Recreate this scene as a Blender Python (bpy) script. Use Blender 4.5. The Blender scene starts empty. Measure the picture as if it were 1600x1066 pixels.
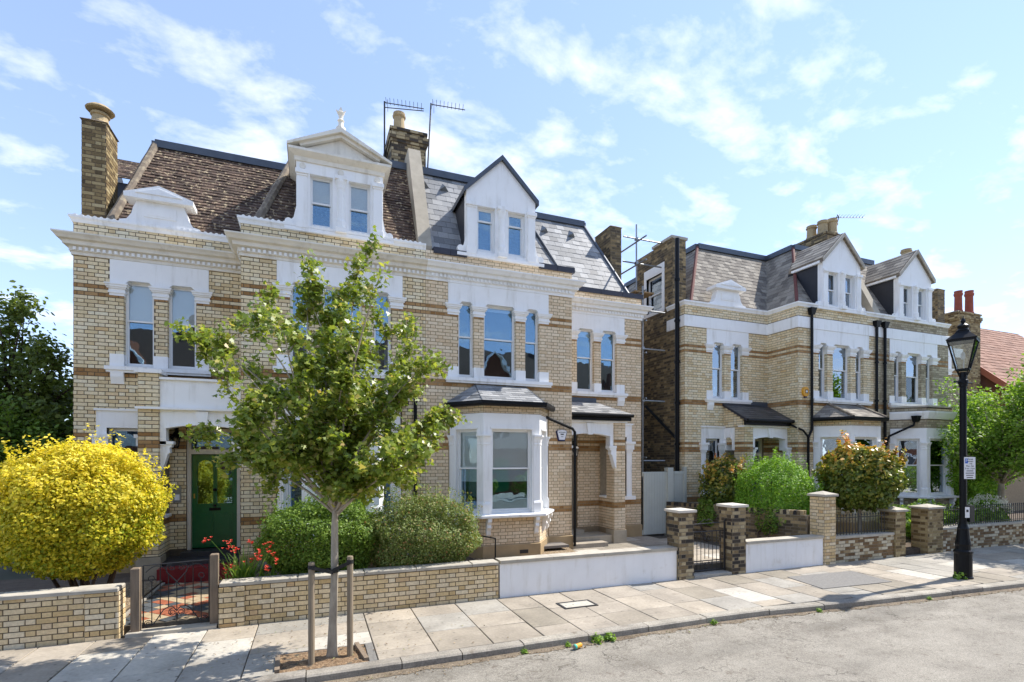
import bpy, math, random
import numpy as np
from mathutils import Vector, Matrix

S = bpy.context.scene
COL = S.collection
random.seed(11)
rng = np.random.default_rng(11)
R = math.radians

# ------------------------------------------------------------------ camera
EYE = 2.46                      # metres above the pavement
YAW = R(21.2); FPX = 797.0; HORIZON = 717.0
cam = bpy.data.cameras.new('camera')
cam.sensor_width = 36.0; cam.lens = 36.0 * FPX / 1600.0
cam.shift_y = (HORIZON - 533.0) / 1600.0
cam.clip_start = 0.05; cam.clip_end = 2000.0
camo = bpy.data.objects.new('camera', cam); COL.objects.link(camo)
camo.location = (0, 0, EYE); camo.rotation_euler = (R(90), 0, -YAW)
S.camera = camo

# ------------------------------------------------------------------ sky, sun, exposure
SUN_EL = R(51); SUN_DIR = Vector((math.cos(SUN_EL) * 0.9985, math.cos(SUN_EL) * 0.055, math.sin(SUN_EL)))
world = bpy.data.worlds.new('World'); S.world = world; world.use_nodes = True
wn = world.node_tree.nodes; wl = world.node_tree.links; wn.clear()
def WN(t, **k):
    n = wn.new(t)
    for a, b in k.items(): setattr(n, a, b)
    return n
sky = WN('ShaderNodeTexSky'); sky.sky_type = 'NISHITA'; sky.sun_disc = False
sky.sun_elevation = SUN_EL; sky.sun_rotation = math.atan2(SUN_DIR.x, SUN_DIR.y)
sky.air_density = 0.8; sky.dust_density = 0.0; sky.ozone_density = 1.6
tc = WN('ShaderNodeTexCoord'); sep = WN('ShaderNodeSeparateXYZ'); wl.new(tc.outputs['Generated'], sep.inputs[0])
zz = WN('ShaderNodeMath', operation='MAXIMUM'); wl.new(sep.outputs['Z'], zz.inputs[0]); zz.inputs[1].default_value = 0.0
za = WN('ShaderNodeMath', operation='ADD'); wl.new(zz.outputs[0], za.inputs[0]); za.inputs[1].default_value = 0.22
dx = WN('ShaderNodeMath', operation='DIVIDE'); wl.new(sep.outputs['X'], dx.inputs[0]); wl.new(za.outputs[0], dx.inputs[1])
dy = WN('ShaderNodeMath', operation='DIVIDE'); wl.new(sep.outputs['Y'], dy.inputs[0]); wl.new(za.outputs[0], dy.inputs[1])
cmb = WN('ShaderNodeCombineXYZ'); wl.new(dx.outputs[0], cmb.inputs[0]); wl.new(dy.outputs[0], cmb.inputs[1])
def wnoise(scale, det, rough, dist, loc):
    mp = WN('ShaderNodeMapping'); mp.inputs['Location'].default_value = loc
    mp.inputs['Scale'].default_value = (1.0, 1.35, 1.0)
    wl.new(cmb.outputs[0], mp.inputs[0])
    n = WN('ShaderNodeTexNoise'); wl.new(mp.outputs[0], n.inputs['Vector'])
    n.inputs['Scale'].default_value = scale; n.inputs['Detail'].default_value = det
    n.inputs['Roughness'].default_value = rough; n.inputs['Distortion'].default_value = dist
    return n
n1 = wnoise(4.6, 9.0, 0.58, 0.15, (5.9, 11.4, 0.0))
n2 = wnoise(1.1, 3.0, 0.5, 0.1, (3.1, 8.2, 0.0))
cov = WN('ShaderNodeMath', operation='MULTIPLY_ADD'); wl.new(n2.outputs[0], cov.inputs[0]); cov.inputs[1].default_value = 0.42; cov.inputs[2].default_value = -0.21
den = WN('ShaderNodeMath', operation='ADD'); wl.new(n1.outputs[0], den.inputs[0]); wl.new(cov.outputs[0], den.inputs[1])
cr = WN('ShaderNodeValToRGB'); wl.new(den.outputs[0], cr.inputs[0])
cr.color_ramp.elements[0].position = 0.51; cr.color_ramp.elements[0].color = (0, 0, 0, 1)
cr.color_ramp.elements[1].position = 0.78; cr.color_ramp.elements[1].color = (0.72, 0.72, 0.72, 1)
hz = WN('ShaderNodeMapRange'); wl.new(zz.outputs[0], hz.inputs[0])
hz.inputs[1].default_value = 0.02; hz.inputs[2].default_value = 0.22; hz.inputs[3].default_value = 0.25; hz.inputs[4].default_value = 1.0
cm = WN('ShaderNodeMath', operation='MULTIPLY'); wl.new(cr.outputs[0], cm.inputs[0]); wl.new(hz.outputs[0], cm.inputs[1])
mixc = WN('ShaderNodeMixRGB'); wl.new(cm.outputs[0], mixc.inputs[0]); wb = WN('ShaderNodeMixRGB', blend_type='MULTIPLY'); wb.inputs[0].default_value = 1.0; wb.inputs[2].default_value = (0.83, 0.87, 1.0, 1); gm = WN('ShaderNodeGamma'); gm.inputs[1].default_value = 0.60; wl.new(sky.outputs[0], gm.inputs[0]); wl.new(gm.outputs[0], wb.inputs[1]); wl.new(wb.outputs[0], mixc.inputs[1])
mixc.inputs[2].default_value = (2.9, 2.9, 2.9, 1)
bg = WN('ShaderNodeBackground'); wl.new(mixc.outputs[0], bg.inputs[0]); bg.inputs[1].default_value = 0.15
wo = WN('ShaderNodeOutputWorld'); wl.new(bg.outputs[0], wo.inputs[0])

sun = bpy.data.lights.new('sun', 'SUN'); sun.energy = 2.0; sun.angle = R(0.55); sun.color = (1.0, 0.945, 0.86)
suno = bpy.data.objects.new('sun', sun); COL.objects.link(suno)
suno.rotation_euler = (-SUN_DIR).to_track_quat('-Z', 'Y').to_euler(); suno.location = (20, 0, 30)

S.view_settings.view_transform = 'Standard'; S.view_settings.look = 'None'
S.view_settings.gamma = 1.0; S.view_settings.use_curve_mapping = False
S.view_settings.exposure = 1.95
S.render.engine = 'CYCLES'
S.cycles.use_denoising = True
S.cycles.max_bounces = 7; S.cycles.diffuse_bounces = 4; S.cycles.transparent_max_bounces = 12

# ------------------------------------------------------------------ photo geometry (pixels of the 1600 px photograph)
sT, cT = math.sin(YAW), math.cos(YAW)
def P(x, y, Y):                 # point of a pixel on the vertical plane at depth Y
    u = (x - 800) / FPX; t = Y / (cT - u * sT)
    return Vector(((sT + u * cT) * t, Y, EYE + (HORIZON - y) / FPX * t))
def pix(p):
    d = p[0] * sT + p[1] * cT; r = p[0] * cT - p[1] * sT
    return 800 + FPX * r / d, HORIZON - FPX * (p[2] - EYE) / d

# ------------------------------------------------------------------ mesh collector
class MB:
    def __init__(self): self.v = []; self.f = []; self.t = []; self.tone = 0.0; self.m = []; self.mi = 0
    def face(self, pts):
        n = len(self.v); self.v.extend([tuple(p) for p in pts]); self.f.append(tuple(range(n, n + len(pts)))); self.t.append(self.tone); self.m.append(self.mi)
    def mesh(self, vs, fs):
        n = len(self.v); self.v.extend([tuple(p) for p in vs])
        for f in fs: self.f.append(tuple(i + n for i in f)); self.t.append(self.tone); self.m.append(self.mi)
    def hexa(self, p):          # 8 corners: bottom 4 then top 4
        self.mesh(p, [(3, 2, 1, 0), (4, 5, 6, 7), (0, 1, 5, 4), (1, 2, 6, 5), (2, 3, 7, 6), (3, 0, 4, 7)])
    def box(self, x0, x1, y0, y1, z0, z1):
        x0, x1 = sorted((x0, x1)); y0, y1 = sorted((y0, y1))
        self.hexa([(x0, y0, z0), (x1, y0, z0), (x1, y1, z0), (x0, y1, z0), (x0, y0, z1), (x1, y0, z1), (x1, y1, z1), (x0, y1, z1)])
    def beam(self, a, b, w, h, up=(0, 0, 1)):
        a = Vector(a); b = Vector(b); d = (b - a).normalized(); u = Vector(up)
        s = d.cross(u)
        if s.length < 1e-4: s = d.cross(Vector((0, 1, 0)))
        s.normalize(); u = s.cross(d).normalized()
        s = s * (w / 2); u = u * (h / 2)
        self.hexa([a - s - u, a + s - u, b + s - u, b - s - u, a - s + u, a + s + u, b + s + u, b - s + u])
    def prism(self, poly, vec):  # planar polygon extruded along vec
        n = len(poly); a = [Vector(p) for p in poly]; vec = Vector(vec); b = [p + vec for p in a]
        self.mesh(a + b, [tuple(range(n - 1, -1, -1)), tuple(range(n, 2 * n))] + [(i, (i + 1) % n, (i + 1) % n + n, i + n) for i in range(n)])
    def tube(self, path, r, n=8, cap=True):
        pts = [Vector(p) for p in path]; rs = r if isinstance(r, (list, tuple)) else [r] * len(pts)
        vs = []; prev = None
        for i, p in enumerate(pts):
            d = (pts[min(i + 1, len(pts) - 1)] - pts[max(i - 1, 0)])
            d = d.normalized() if d.length > 1e-9 else Vector((0, 0, 1))
            if prev is None:
                s = d.cross(Vector((0, 0, 1)));
                if s.length < 1e-3: s = d.cross(Vector((0, 1, 0)))
            else: s = prev - d * prev.dot(d)
            if s.length < 1e-6: s = d.orthogonal()
            s.normalize(); prev = s; u = d.cross(s)
            for k in range(n):
                an = 2 * math.pi * k / n; vs.append(p + s * (math.cos(an) * rs[i]) + u * (math.sin(an) * rs[i]))
        fs = [(i * n + k, i * n + (k + 1) % n, (i + 1) * n + (k + 1) % n, (i + 1) * n + k) for i in range(len(pts) - 1) for k in range(n)]
        if cap: fs += [tuple(range(n - 1, -1, -1)), tuple((len(pts) - 1) * n + k for k in range(n))]
        self.mesh(vs, fs)
    def lathe(self, prof, c, n=12, phase=0.0):   # prof: (radius, z)
        vs = []
        for r, z in prof:
            for k in range(n):
                an = 2 * math.pi * k / n + phase; vs.append((c[0] + r * math.cos(an), c[1] + r * math.sin(an), c[2] + z))
        m = len(prof)
        fs = [(i * n + k, i * n + (k + 1) % n, (i + 1) * n + (k + 1) % n, (i + 1) * n + k) for i in range(m - 1) for k in range(n)]
        fs += [tuple(range(n - 1, -1, -1)), tuple((m - 1) * n + k for k in range(n))]
        self.mesh(vs, fs)
    def data(self, name, mats, smooth=False):
        me = bpy.data.meshes.new(name); me.from_pydata(self.v, [], self.f)
        for m in (mats if isinstance(mats, (list, tuple)) else [mats]): me.materials.append(m)
        if any(self.m): me.polygons.foreach_set('material_index', self.m)
        if any(self.t):
            at = me.attributes.new('tone', 'FLOAT', 'FACE'); at.data.foreach_set('value', self.t)
        if smooth: me.polygons.foreach_set('use_smooth', [True] * len(me.polygons))
        me.update(); return me
    def build(self, name, mats, parent=None, smooth=False, kind=None):
        if not self.f: return None
        return place(name, self.data(name, mats, smooth), parent, kind=kind)

BASE = {}
def place(name, me, parent=None, loc=None, kind=None):
    o = bpy.data.objects.new(name, me); COL.objects.link(o)
    if loc is not None: o.location = loc
    if parent is not None:
        o.parent = parent
        if parent.name in BASE: o.matrix_parent_inverse = Matrix.Translation(-BASE[parent.name])
    if kind: o['kind'] = kind
    return o
def thing(name, label, cat, loc=(0, 0, 0), group=None):
    o = bpy.data.objects.new(name, None); COL.objects.link(o); o.location = loc; o.empty_display_size = 0.2
    BASE[o.name] = Vector(loc); tag(o, label, cat, group); return o
def tag(o, label, cat, group=None, kind=None):
    o['label'] = label; o['category'] = cat
    if group: o['group'] = group
    if kind: o['kind'] = kind
    return o
def struct(o): o['kind'] = 'structure'; return o

# ------------------------------------------------------------------ materials
class NT:
    def __init__(self, name):
        self.m = bpy.data.materials.new(name); self.m.use_nodes = True; t = self.m.node_tree; self.n = t.nodes; self.l = t.links
        self.n.clear(); self.out = self.N('ShaderNodeOutputMaterial'); self.geo = None
    def N(self, t, **k):
        x = self.n.new(t)
        for a, b in k.items(): setattr(x, a, b)
        return x
    def pos(self, scale=(1, 1, 1)):
        g = self.N('ShaderNodeNewGeometry')
        if scale == (1, 1, 1): return g.outputs['Position']
        m = self.N('ShaderNodeVectorMath', operation='MULTIPLY'); self.l.new(g.outputs['Position'], m.inputs[0]); m.inputs[1].default_value = scale
        return m.outputs[0]
    def noise(self, scale, det=4.0, rough=0.55, vec=None, stretch=(1, 1, 1), dist=0.0):
        x = self.N('ShaderNodeTexNoise'); self.l.new(vec if vec is not None else self.pos(stretch), x.inputs['Vector'])
        x.inputs['Scale'].default_value = scale; x.inputs['Detail'].default_value = det; x.inputs['Roughness'].default_value = rough; x.inputs['Distortion'].default_value = dist
        return x.outputs[0]
    def ramp(self, fac, stops, interp='LINEAR'):
        x = self.N('ShaderNodeValToRGB'); self.l.new(fac, x.inputs[0]); e = x.color_ramp.elements; x.color_ramp.interpolation = interp
        while len(e) < len(stops): e.new(0.5)
        for i, (p, c) in enumerate(stops):
            c = (c, c, c) if isinstance(c, (int, float)) else c
            e[i].position = p; e[i].color = (*c[:3], 1)
        return x.outputs[0]
    def mix(self, fac, a, b, mode='MIX'):
        x = self.N('ShaderNodeMixRGB', blend_type=mode)
        for i, s in ((0, fac), (1, a), (2, b)):
            if hasattr(s, 'is_output'): self.l.new(s, x.inputs[i])
            else: x.inputs[i].default_value = s if isinstance(s, (int, float)) and i == 0 else ((*s[:3], 1) if not isinstance(s, (int, float)) else (s, s, s, 1))
        return x.outputs[0]
    def bump(self, h, strength=0.3, dist=0.01):
        x = self.N('ShaderNodeBump'); self.l.new(h, x.inputs['Height']); x.inputs['Strength'].default_value = strength; x.inputs['Distance'].default_value = dist
        return x.outputs[0]
    def pbr(self, col, rough=0.7, nrm=None, metal=0.0, spec=0.4, **k):
        b = self.N('ShaderNodeBsdfPrincipled')
        for nm, s in (('Base Color', col), ('Roughness', rough), ('Metallic', metal)):
            if hasattr(s, 'is_output'): self.l.new(s, b.inputs[nm])
            else: b.inputs[nm].default_value = (*s[:3], 1) if nm == 'Base Color' else s
        b.inputs['Specular IOR Level'].default_value = spec
        if nrm is not None: self.l.new(nrm, b.inputs['Normal'])
        for nm, s in k.items(): b.inputs[nm.replace('_', ' ')].default_value = s
        self.l.new(b.outputs[0], self.out.inputs[0]); return b
    def rnd(self, src):
        if src == 'attr': x = self.N('ShaderNodeAttribute'); x.attribute_name = 'tone'; return x.outputs['Fac']
        return self.N('ShaderNodeObjectInfo').outputs['Random']

def plain(name, col, rough=0.6, var=0.12, scale=6.0, bump=0.0, bscale=40.0, metal=0.0, spec=0.4, dirt=None, stretch=(1, 1, 1), streak=None):
    t = NT(name); n = t.noise(scale, 5.0, 0.6, stretch=stretch)
    f = t.ramp(n, [(0.25, 1 - var), (0.75, 1 + var * 0.4)])
    c = t.mix(1.0, col, f, 'MULTIPLY')
    if dirt:
        d = t.ramp(t.noise(dirt[1], 6.0, 0.65), [(dirt[2], 0.0), (dirt[3], 1.0)]); c = t.mix(d, c, dirt[0])
    if streak:
        k1 = t.ramp(t.noise(7.0, 5.0, 0.65, stretch=(1, 1, 0.10)), [(0.50, 0.0), (0.78, 1.0)]); k2 = t.ramp(t.noise(1.3, 4.0, 0.6), [(0.40, 0.0), (0.65, 1.0)])
        c = t.mix(t.mix(1.0, k1, k2, 'MULTIPLY'), c, streak)
    nr = t.bump(t.noise(bscale, 4.0), bump, 0.004) if bump else None
    t.pbr(c, rough, nr, metal, spec); return t.m
def palette(name, stops, src, rough=0.85, grain=0.25, gscale=30.0, bump=0.35, big=0.18, bigscale=0.9, spots=None, spec=0.3, soot=0.0, gum=False):
    t = NT(name); c = t.ramp(t.rnd(src), stops)
    g = t.ramp(t.noise(gscale, 5.0, 0.65), [(0.25, 1 - grain), (0.75, 1 + grain * 0.5)]); c = t.mix(1.0, c, g, 'MULTIPLY')
    w = t.ramp(t.noise(bigscale, 4.0, 0.6), [(0.3, 1 - big), (0.7, 1.0 + big * 0.25)]); c = t.mix(1.0, c, w, 'MULTIPLY')
    if soot:
        s1 = t.ramp(t.noise(.8, 6.0, 0.7), [(0.52, 0.0), (0.72, 1.0)]); s2 = t.ramp(t.noise(9.0, 4.0, 0.7, stretch=(1, 1, .5)), [(0.35, 0.0), (0.7, 1.0)])
        c = t.mix(t.mix(1.0, t.mix(1.0, s1, s2, 'MULTIPLY'), soot, 'MULTIPLY'), c, (0.17, 0.135, 0.085))
    if spots:
        s = t.ramp(t.noise(spots[1], 4.0, 0.6), [(spots[2], 0.0), (spots[3], 1.0)]); c = t.mix(s, c, spots[0])
    if gum:
        gv = t.N('ShaderNodeTexVoronoi'); t.l.new(t.pos(), gv.inputs['Vector']); gv.inputs['Scale'].default_value = 5.5; gv.inputs['Randomness'].default_value = 1.0
        gd = t.ramp(gv.outputs['Distance'], [(0.075, 0.75), (0.12, 0.0)]); c = t.mix(gd, c, (0.13, 0.115, 0.095))
    nr = t.bump(t.noise(gscale * 2.2, 4.0), bump, 0.004) if bump else None
    t.pbr(c, rough, nr, 0.0, spec); return t.m
def pair(name, stops, **k): return {'attr': palette(name + '_joined', stops, 'attr', **k), 'obj': palette(name, stops, 'obj', **k)}

def srgb(r, g, b):
    f = lambda c: (c / 255 / 12.92) if c <= 10 else ((c / 255 + 0.055) / 1.055) ** 2.4
    return (f(r), f(g), f(b))
M = {}
M['brick_cream'] = pair('cream_brick', [(0.0, (0.682, 0.522, 0.295)), (0.25, (0.800, 0.652, 0.400)), (0.55, (0.860, 0.717, 0.475)), (0.85, (0.860, 0.771, 0.559)), (1.0, (0.729, 0.511, 0.263))], grain=0.2, big=0.14, soot=0.5)
M['brick_clean'] = pair('cleaned_brick', [(0.0, (0.706, 0.543, 0.348)), (0.4, (0.800, 0.641, 0.443)), (0.8, (0.860, 0.717, 0.517)), (1.0, (0.753, 0.564, 0.358))], big=0.12, grain=0.2, soot=0.5)
M['brick_band'] = pair('orange_brown_brick', [(0.0, (0.30, 0.155, 0.055)), (0.5, (0.40, 0.225, 0.09)), (1.0, (0.48, 0.30, 0.14))])
M['brick_stock'] = pair('sooty_stock_brick', [(0.0, (0.08, 0.062, 0.045)), (0.4, (0.16, 0.12, 0.065)), (0.75, (0.28, 0.20, 0.10)), (1.0, (0.42, 0.31, 0.16))])
M['brick_pier'] = pair('mixed_stock_brick', [(0.0, (0.035, 0.032, 0.03)), (0.3, (0.075, 0.06, 0.045)), (0.5, (0.22, 0.16, 0.085)), (0.8, (0.42, 0.33, 0.19)), (1.0, (0.50, 0.42, 0.27))])
M['brick_mixed'] = pair('brown_and_cream_brick', [(0.0, (0.16, 0.095, 0.045)), (0.42, (0.26, 0.165, 0.08)), (0.5, (0.42, 0.32, 0.18)), (0.60, (0.56, 0.48, 0.33)), (1.0, (0.66, 0.59, 0.44))])
M['brick_red'] = pair('red_brick', [(0.0, (0.17, 0.06, 0.03)), (0.5, (0.25, 0.09, 0.045)), (1.0, (0.30, 0.14, 0.07))])
M['brick_garden'] = pair('garden_wall_brick', [(0.0, (0.647, 0.468, 0.232)), (0.3, (0.776, 0.598, 0.338)), (0.65, (0.847, 0.674, 0.422)), (0.9, (0.860, 0.739, 0.528)), (1.0, (0.612, 0.392, 0.180))], soot=0.5)
M['brick_chim'] = pair('sooty_yellow_brick', [(0.0, (0.10, 0.07, 0.035)), (0.35, (0.24, 0.17, 0.08)), (0.7, (0.36, 0.27, 0.13)), (1.0, (0.48, 0.39, 0.22))])
M['vent_lead'] = plain('light_lead', (0.22, 0.24, 0.26), 0.5)
M['shade_mat'] = plain('porch_shade_and_mat', (0.045, 0.045, 0.05), 0.5, 0.2, 8)  # porch shade and a black mat put into one dark floor colour
M['mortar_dark'] = plain('dark_mortar', (0.13, 0.10, 0.068), 0.95, 0.3, 14, 0.4, 120)
M['mortar_tan'] = plain('tan_mortar', (0.33, 0.25, 0.155), 0.95, 0.25, 14, 0.4, 120)
M['mortar_grey'] = plain('grey_mortar', (0.24, 0.20, 0.145), 0.95, 0.3, 14, 0.4, 120)
M['white'] = plain('white_paint', (0.89, 0.885, 0.87), 0.5, 0.05, 3.0, 0.06, 30, dirt=((0.60, 0.58, 0.52), 2.2, 0.66, 0.95), streak=(0.56, 0.53, 0.47))
M['cream'] = plain('cream_paint', (0.80, 0.75, 0.65), 0.55, 0.1, 3.5, 0.08, 30, dirt=((0.50, 0.44, 0.34), 3.0, 0.55, 0.85), streak=(0.42, 0.37, 0.29))
M['render'] = plain('white_render', (0.84, 0.84, 0.84), 0.8, 0.07, 2.0, 0.25, 90, dirt=((0.55, 0.52, 0.46), 2.6, 0.60, 0.85), streak=(0.60, 0.57, 0.51))
M['wood_white'] = plain('white_joinery', (0.82, 0.82, 0.81), 0.35, 0.04, 8.0)
M['stone'] = plain('york_stone', (0.42, 0.36, 0.27), 0.85, 0.2, 5.0, 0.25, 50)
M['coping'] = plain('coping_stone', (0.46, 0.42, 0.35), 0.85, 0.28, 4.0, 0.3, 45, dirt=((0.24, 0.21, 0.17), 3.0, 0.55, 0.8))
M['plinth'] = plain('tan_plinth', (0.40, 0.29, 0.16), 0.85, 0.25, 3.0, 0.2, 40)
M['cement'] = plain('cement_fillet', (0.21, 0.17, 0.13), 0.95, 0.35, 9.0, 0.6, 30, dirt=((0.34, 0.29, 0.20), 9.0, 0.5, 0.7))
M['parapet'] = plain('pale_stone_parapet', (0.40, 0.355, 0.28), 0.9, 0.2, 4.0, 0.2, 40)
M['tile'] = pair('brown_clay_tile', [(0.0, (0.075, 0.052, 0.040)), (0.6, (0.125, 0.085, 0.065)), (1.0, (0.18, 0.12, 0.085))], rough=0.85, grain=0.35, spots=((0.55, 0.44, 0.28), 13.0, 0.56, 0.68))
M['slate'] = pair('grey_slate', [(0.0, (0.17, 0.175, 0.18)), (0.5, (0.27, 0.275, 0.28)), (1.0, (0.39, 0.39, 0.385))], rough=0.62, grain=0.2, bump=0.2, spec=0.3)
M['slate_old'] = pair('weathered_slate', [(0.0, (0.18, 0.16, 0.14)), (0.5, (0.29, 0.26, 0.22)), (1.0, (0.40, 0.36, 0.30))], rough=0.85, grain=0.25, bump=0.25, spec=0.12)
M['slate_dark'] = pair('dark_slate', [(0.0, (0.035, 0.038, 0.044)), (0.6, (0.055, 0.058, 0.065)), (1.0, (0.10, 0.10, 0.105))], rough=0.4, grain=0.2, bump=0.15, spec=0.6)
M['red_tile'] = pair('red_roof_tile', [(0.0, (0.22, 0.10, 0.065)), (0.6, (0.30, 0.15, 0.10)), (1.0, (0.36, 0.20, 0.14))])
M['brown_roof'] = palette('opposite_roof_tile', [(0.0, (0.055, 0.035, 0.026)), (1.0, (0.11, 0.07, 0.05))], 'attr')
M['lead'] = plain('lead_sheet', (0.075, 0.09, 0.115), 0.45, 0.25, 3.0, 0.08, 12, metal=0.2, spec=0.5)
M['lead_dark'] = plain('dark_coping', (0.035, 0.036, 0.05), 0.5, 0.2, 4.0, 0.1, 30)
M['cheek'] = plain('dormer_cheek', (0.030, 0.033, 0.042), 0.55, 0.25, 4.0, 0.15, 20)
M['hip_red'] = plain('red_hip_tile', (0.16, 0.055, 0.045), 0.8, 0.25, 8.0, 0.3, 40)
M['black'] = plain('black_gloss_paint', (0.007, 0.008, 0.010), 0.4, 0.2, 10.0, spec=0.18)
M['iron'] = plain('wrought_iron', (0.020, 0.020, 0.022), 0.45, 0.3, 20.0, spec=0.5)
M['steel'] = plain('galvanised_tube', (0.32, 0.33, 0.34), 0.4, 0.3, 8.0, metal=0.7)
M['pot'] = plain('buff_clay_pot', (0.42, 0.32, 0.18), 0.85, 0.25, 6.0, 0.2, 40)
M['pot_red'] = plain('red_clay_pot', (0.30, 0.075, 0.045), 0.8, 0.25, 6.0, 0.2, 40)
M['green_door'] = plain('green_gloss_door', (0.006, 0.125, 0.042), 0.28, 0.12, 5.0, spec=0.5)
M['sage'] = plain('sage_grey_boards', (0.50, 0.52, 0.47), 0.6, 0.1, 3.0)
M['brass'] = plain('brass', (0.55, 0.38, 0.12), 0.3, 0.1, 6.0, metal=1.0)
M['wood_post'] = plain('weathered_post', (0.23, 0.175, 0.125), 0.85, 0.35, 5.0, 0.4, 30, stretch=(6, 6, 0.7))
M['stake'] = plain('round_stake', (0.27, 0.215, 0.15), 0.85, 0.35, 6.0, 0.4, 30, stretch=(6, 6, 0.6))
M['rubber'] = plain('black_rubber', (0.015, 0.015, 0.015), 0.6)
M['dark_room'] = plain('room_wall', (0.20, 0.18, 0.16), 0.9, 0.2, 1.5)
M['blind'] = plain('white_blind', (0.86, 0.87, 0.86), 0.8, 0.05, 2.0)
M['curtain'] = plain('grey_curtain', (0.62, 0.64, 0.66), 0.9, 0.15, 5.0, stretch=(14, 14, 0.5))
M['plank'] = plain('scaffold_board', (0.34, 0.22, 0.11), 0.85, 0.3, 5.0)
M['grey_planter'] = plain('grey_planter', (0.06, 0.06, 0.065), 0.6)
M['gravel_soil'] = plain('soil', (0.11, 0.08, 0.055), 0.95, 0.45, 9.0, 0.8, 40)
M['bark'] = plain('grey_bark', (0.40, 0.345, 0.27), 0.9, 0.4, 14.0, 0.7, 40, stretch=(1, 1, 0.35))
M['bark_dark'] = plain('dark_bark', (0.085, 0.06, 0.042), 0.9, 0.4, 14.0, 0.7, 40)
M['orange_plastic'] = plain('orange_plastic', (0.70, 0.33, 0.02), 0.35, 0.06)
M['navy'] = plain('navy_plastic', (0.012, 0.012, 0.07), 0.4)
M['sign_white'] = plain('sign_white', (0.78, 0.78, 0.80), 0.4, 0.04)
M['sign_blue'] = plain('sign_blue', (0.03, 0.12, 0.5), 0.4, 0.04)
M['ink'] = plain('dark_print', (0.03, 0.03, 0.04), 0.5, 0.02)
M['red_step'] = plain('red_painted_step', (0.24, 0.02, 0.025), 0.45, 0.2)

def glass(name, base=0.15, tint=(0.52, 0.78, 1.0, 1)):
    t = NT(name)
    tr = t.N('ShaderNodeBsdfTransparent'); tr.inputs[0].default_value = (0.94, 0.96, 0.95, 1)
    gl = t.N('ShaderNodeBsdfGlossy'); gl.inputs['Roughness'].default_value = 0.012; gl.inputs[0].default_value = tint
    nb = t.bump(t.noise(2.2, 2.0), 0.10, 0.02); t.l.new(nb, gl.inputs['Normal'])
    fr = t.N('ShaderNodeFresnel'); fr.inputs[0].default_value = 1.5
    ma = t.N('ShaderNodeMath', operation='MULTIPLY_ADD'); t.l.new(fr.outputs[0], ma.inputs[0]); ma.inputs[1].default_value = 1.0; ma.inputs[2].default_value = base
    ma.use_clamp = True
    mx = t.N('ShaderNodeMixShader'); t.l.new(ma.outputs[0], mx.inputs[0]); t.l.new(tr.outputs[0], mx.inputs[1]); t.l.new(gl.outputs[0], mx.inputs[2])
    t.l.new(mx.outputs[0], t.out.inputs[0]); return t.m
M['glass'] = glass('window_glass'); M['glass_clear'] = glass('clear_window_glass', 0.05, (0.85, 0.93, 1.0, 1)); M['glass_pale'] = glass('pale_window_glass', 0.30, (0.80, 0.90, 1.0, 1)); M['glass_lamp'] = glass('lantern_glass', 0.06, (0.9, 0.95, 1.0, 1))

def leaf(name, stops, trans=0.35, rough=0.55):
    t = NT(name); c = t.ramp(t.rnd('attr'), stops)
    b = t.N('ShaderNodeBsdfPrincipled'); t.l.new(c, b.inputs['Base Color']); b.inputs['Roughness'].default_value = rough; b.inputs['Specular IOR Level'].default_value = 0.35
    tl = t.N('ShaderNodeBsdfTranslucent'); c2 = t.mix(1.0, c, (1.25, 1.25, 0.6), 'MULTIPLY'); t.l.new(c2, tl.inputs[0])
    mx = t.N('ShaderNodeMixShader'); mx.inputs[0].default_value = trans; t.l.new(b.outputs[0], mx.inputs[1]); t.l.new(tl.outputs[0], mx.inputs[2])
    t.l.new(mx.outputs[0], t.out.inputs[0]); return t.m
M['leaf_maple'] = leaf('maple_leaf', [(0.0, (0.13, 0.19, 0.03)), (0.5, (0.22, 0.29, 0.045)), (0.82, (0.38, 0.42, 0.09)), (1.0, (0.55, 0.40, 0.17))], 0.42, 0.34)
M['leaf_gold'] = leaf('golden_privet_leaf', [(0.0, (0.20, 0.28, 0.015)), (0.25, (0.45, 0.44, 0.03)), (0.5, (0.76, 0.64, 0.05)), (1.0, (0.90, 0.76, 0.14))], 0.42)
M['leaf_hedge'] = leaf('hedge_leaf', [(0.0, (0.10, 0.18, 0.022)), (0.6, (0.16, 0.26, 0.035)), (1.0, (0.26, 0.37, 0.06))])
M['leaf_grey'] = leaf('grey_green_leaf', [(0.0, (0.11, 0.16, 0.035)), (0.6, (0.20, 0.26, 0.07)), (0.90, (0.34, 0.38, 0.14)), (1.0, (0.42, 0.19, 0.10))])
M['leaf_bright'] = leaf('bright_green_leaf', [(0.0, (0.11, 0.24, 0.02)), (0.6, (0.21, 0.39, 0.035)), (1.0, (0.34, 0.54, 0.07))])
M['leaf_photinia'] = leaf('photinia_leaf', [(0.0, (0.08, 0.13, 0.02)), (0.45, (0.17, 0.21, 0.035)), (0.70, (0.52, 0.40, 0.07)), (1.0, (0.72, 0.27, 0.09))], 0.3, 0.36)
M['leaf_dark'] = leaf('dark_tree_leaf', [(0.0, (0.10, 0.14, 0.03)), (0.7, (0.18, 0.23, 0.055)), (1.0, (0.30, 0.35, 0.10))], 0.45)
M['leaf_light'] = leaf('light_tree_leaf', [(0.0, (0.12, 0.23, 0.03)), (0.6, (0.21, 0.35, 0.05)), (1.0, (0.34, 0.48, 0.09))], 0.42)
M['leaf_blade'] = leaf('blade_leaf', [(0.0, (0.12, 0.24, 0.035)), (0.7, (0.20, 0.34, 0.05)), (1.0, (0.36, 0.44, 0.09))])
M['flower_red'] = plain('red_flower', (0.70, 0.05, 0.02), 0.5, 0.25, 30)
M['flower_white'] = plain('white_flower', (0.75, 0.75, 0.64), 0.6, 0.15, 20)
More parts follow.
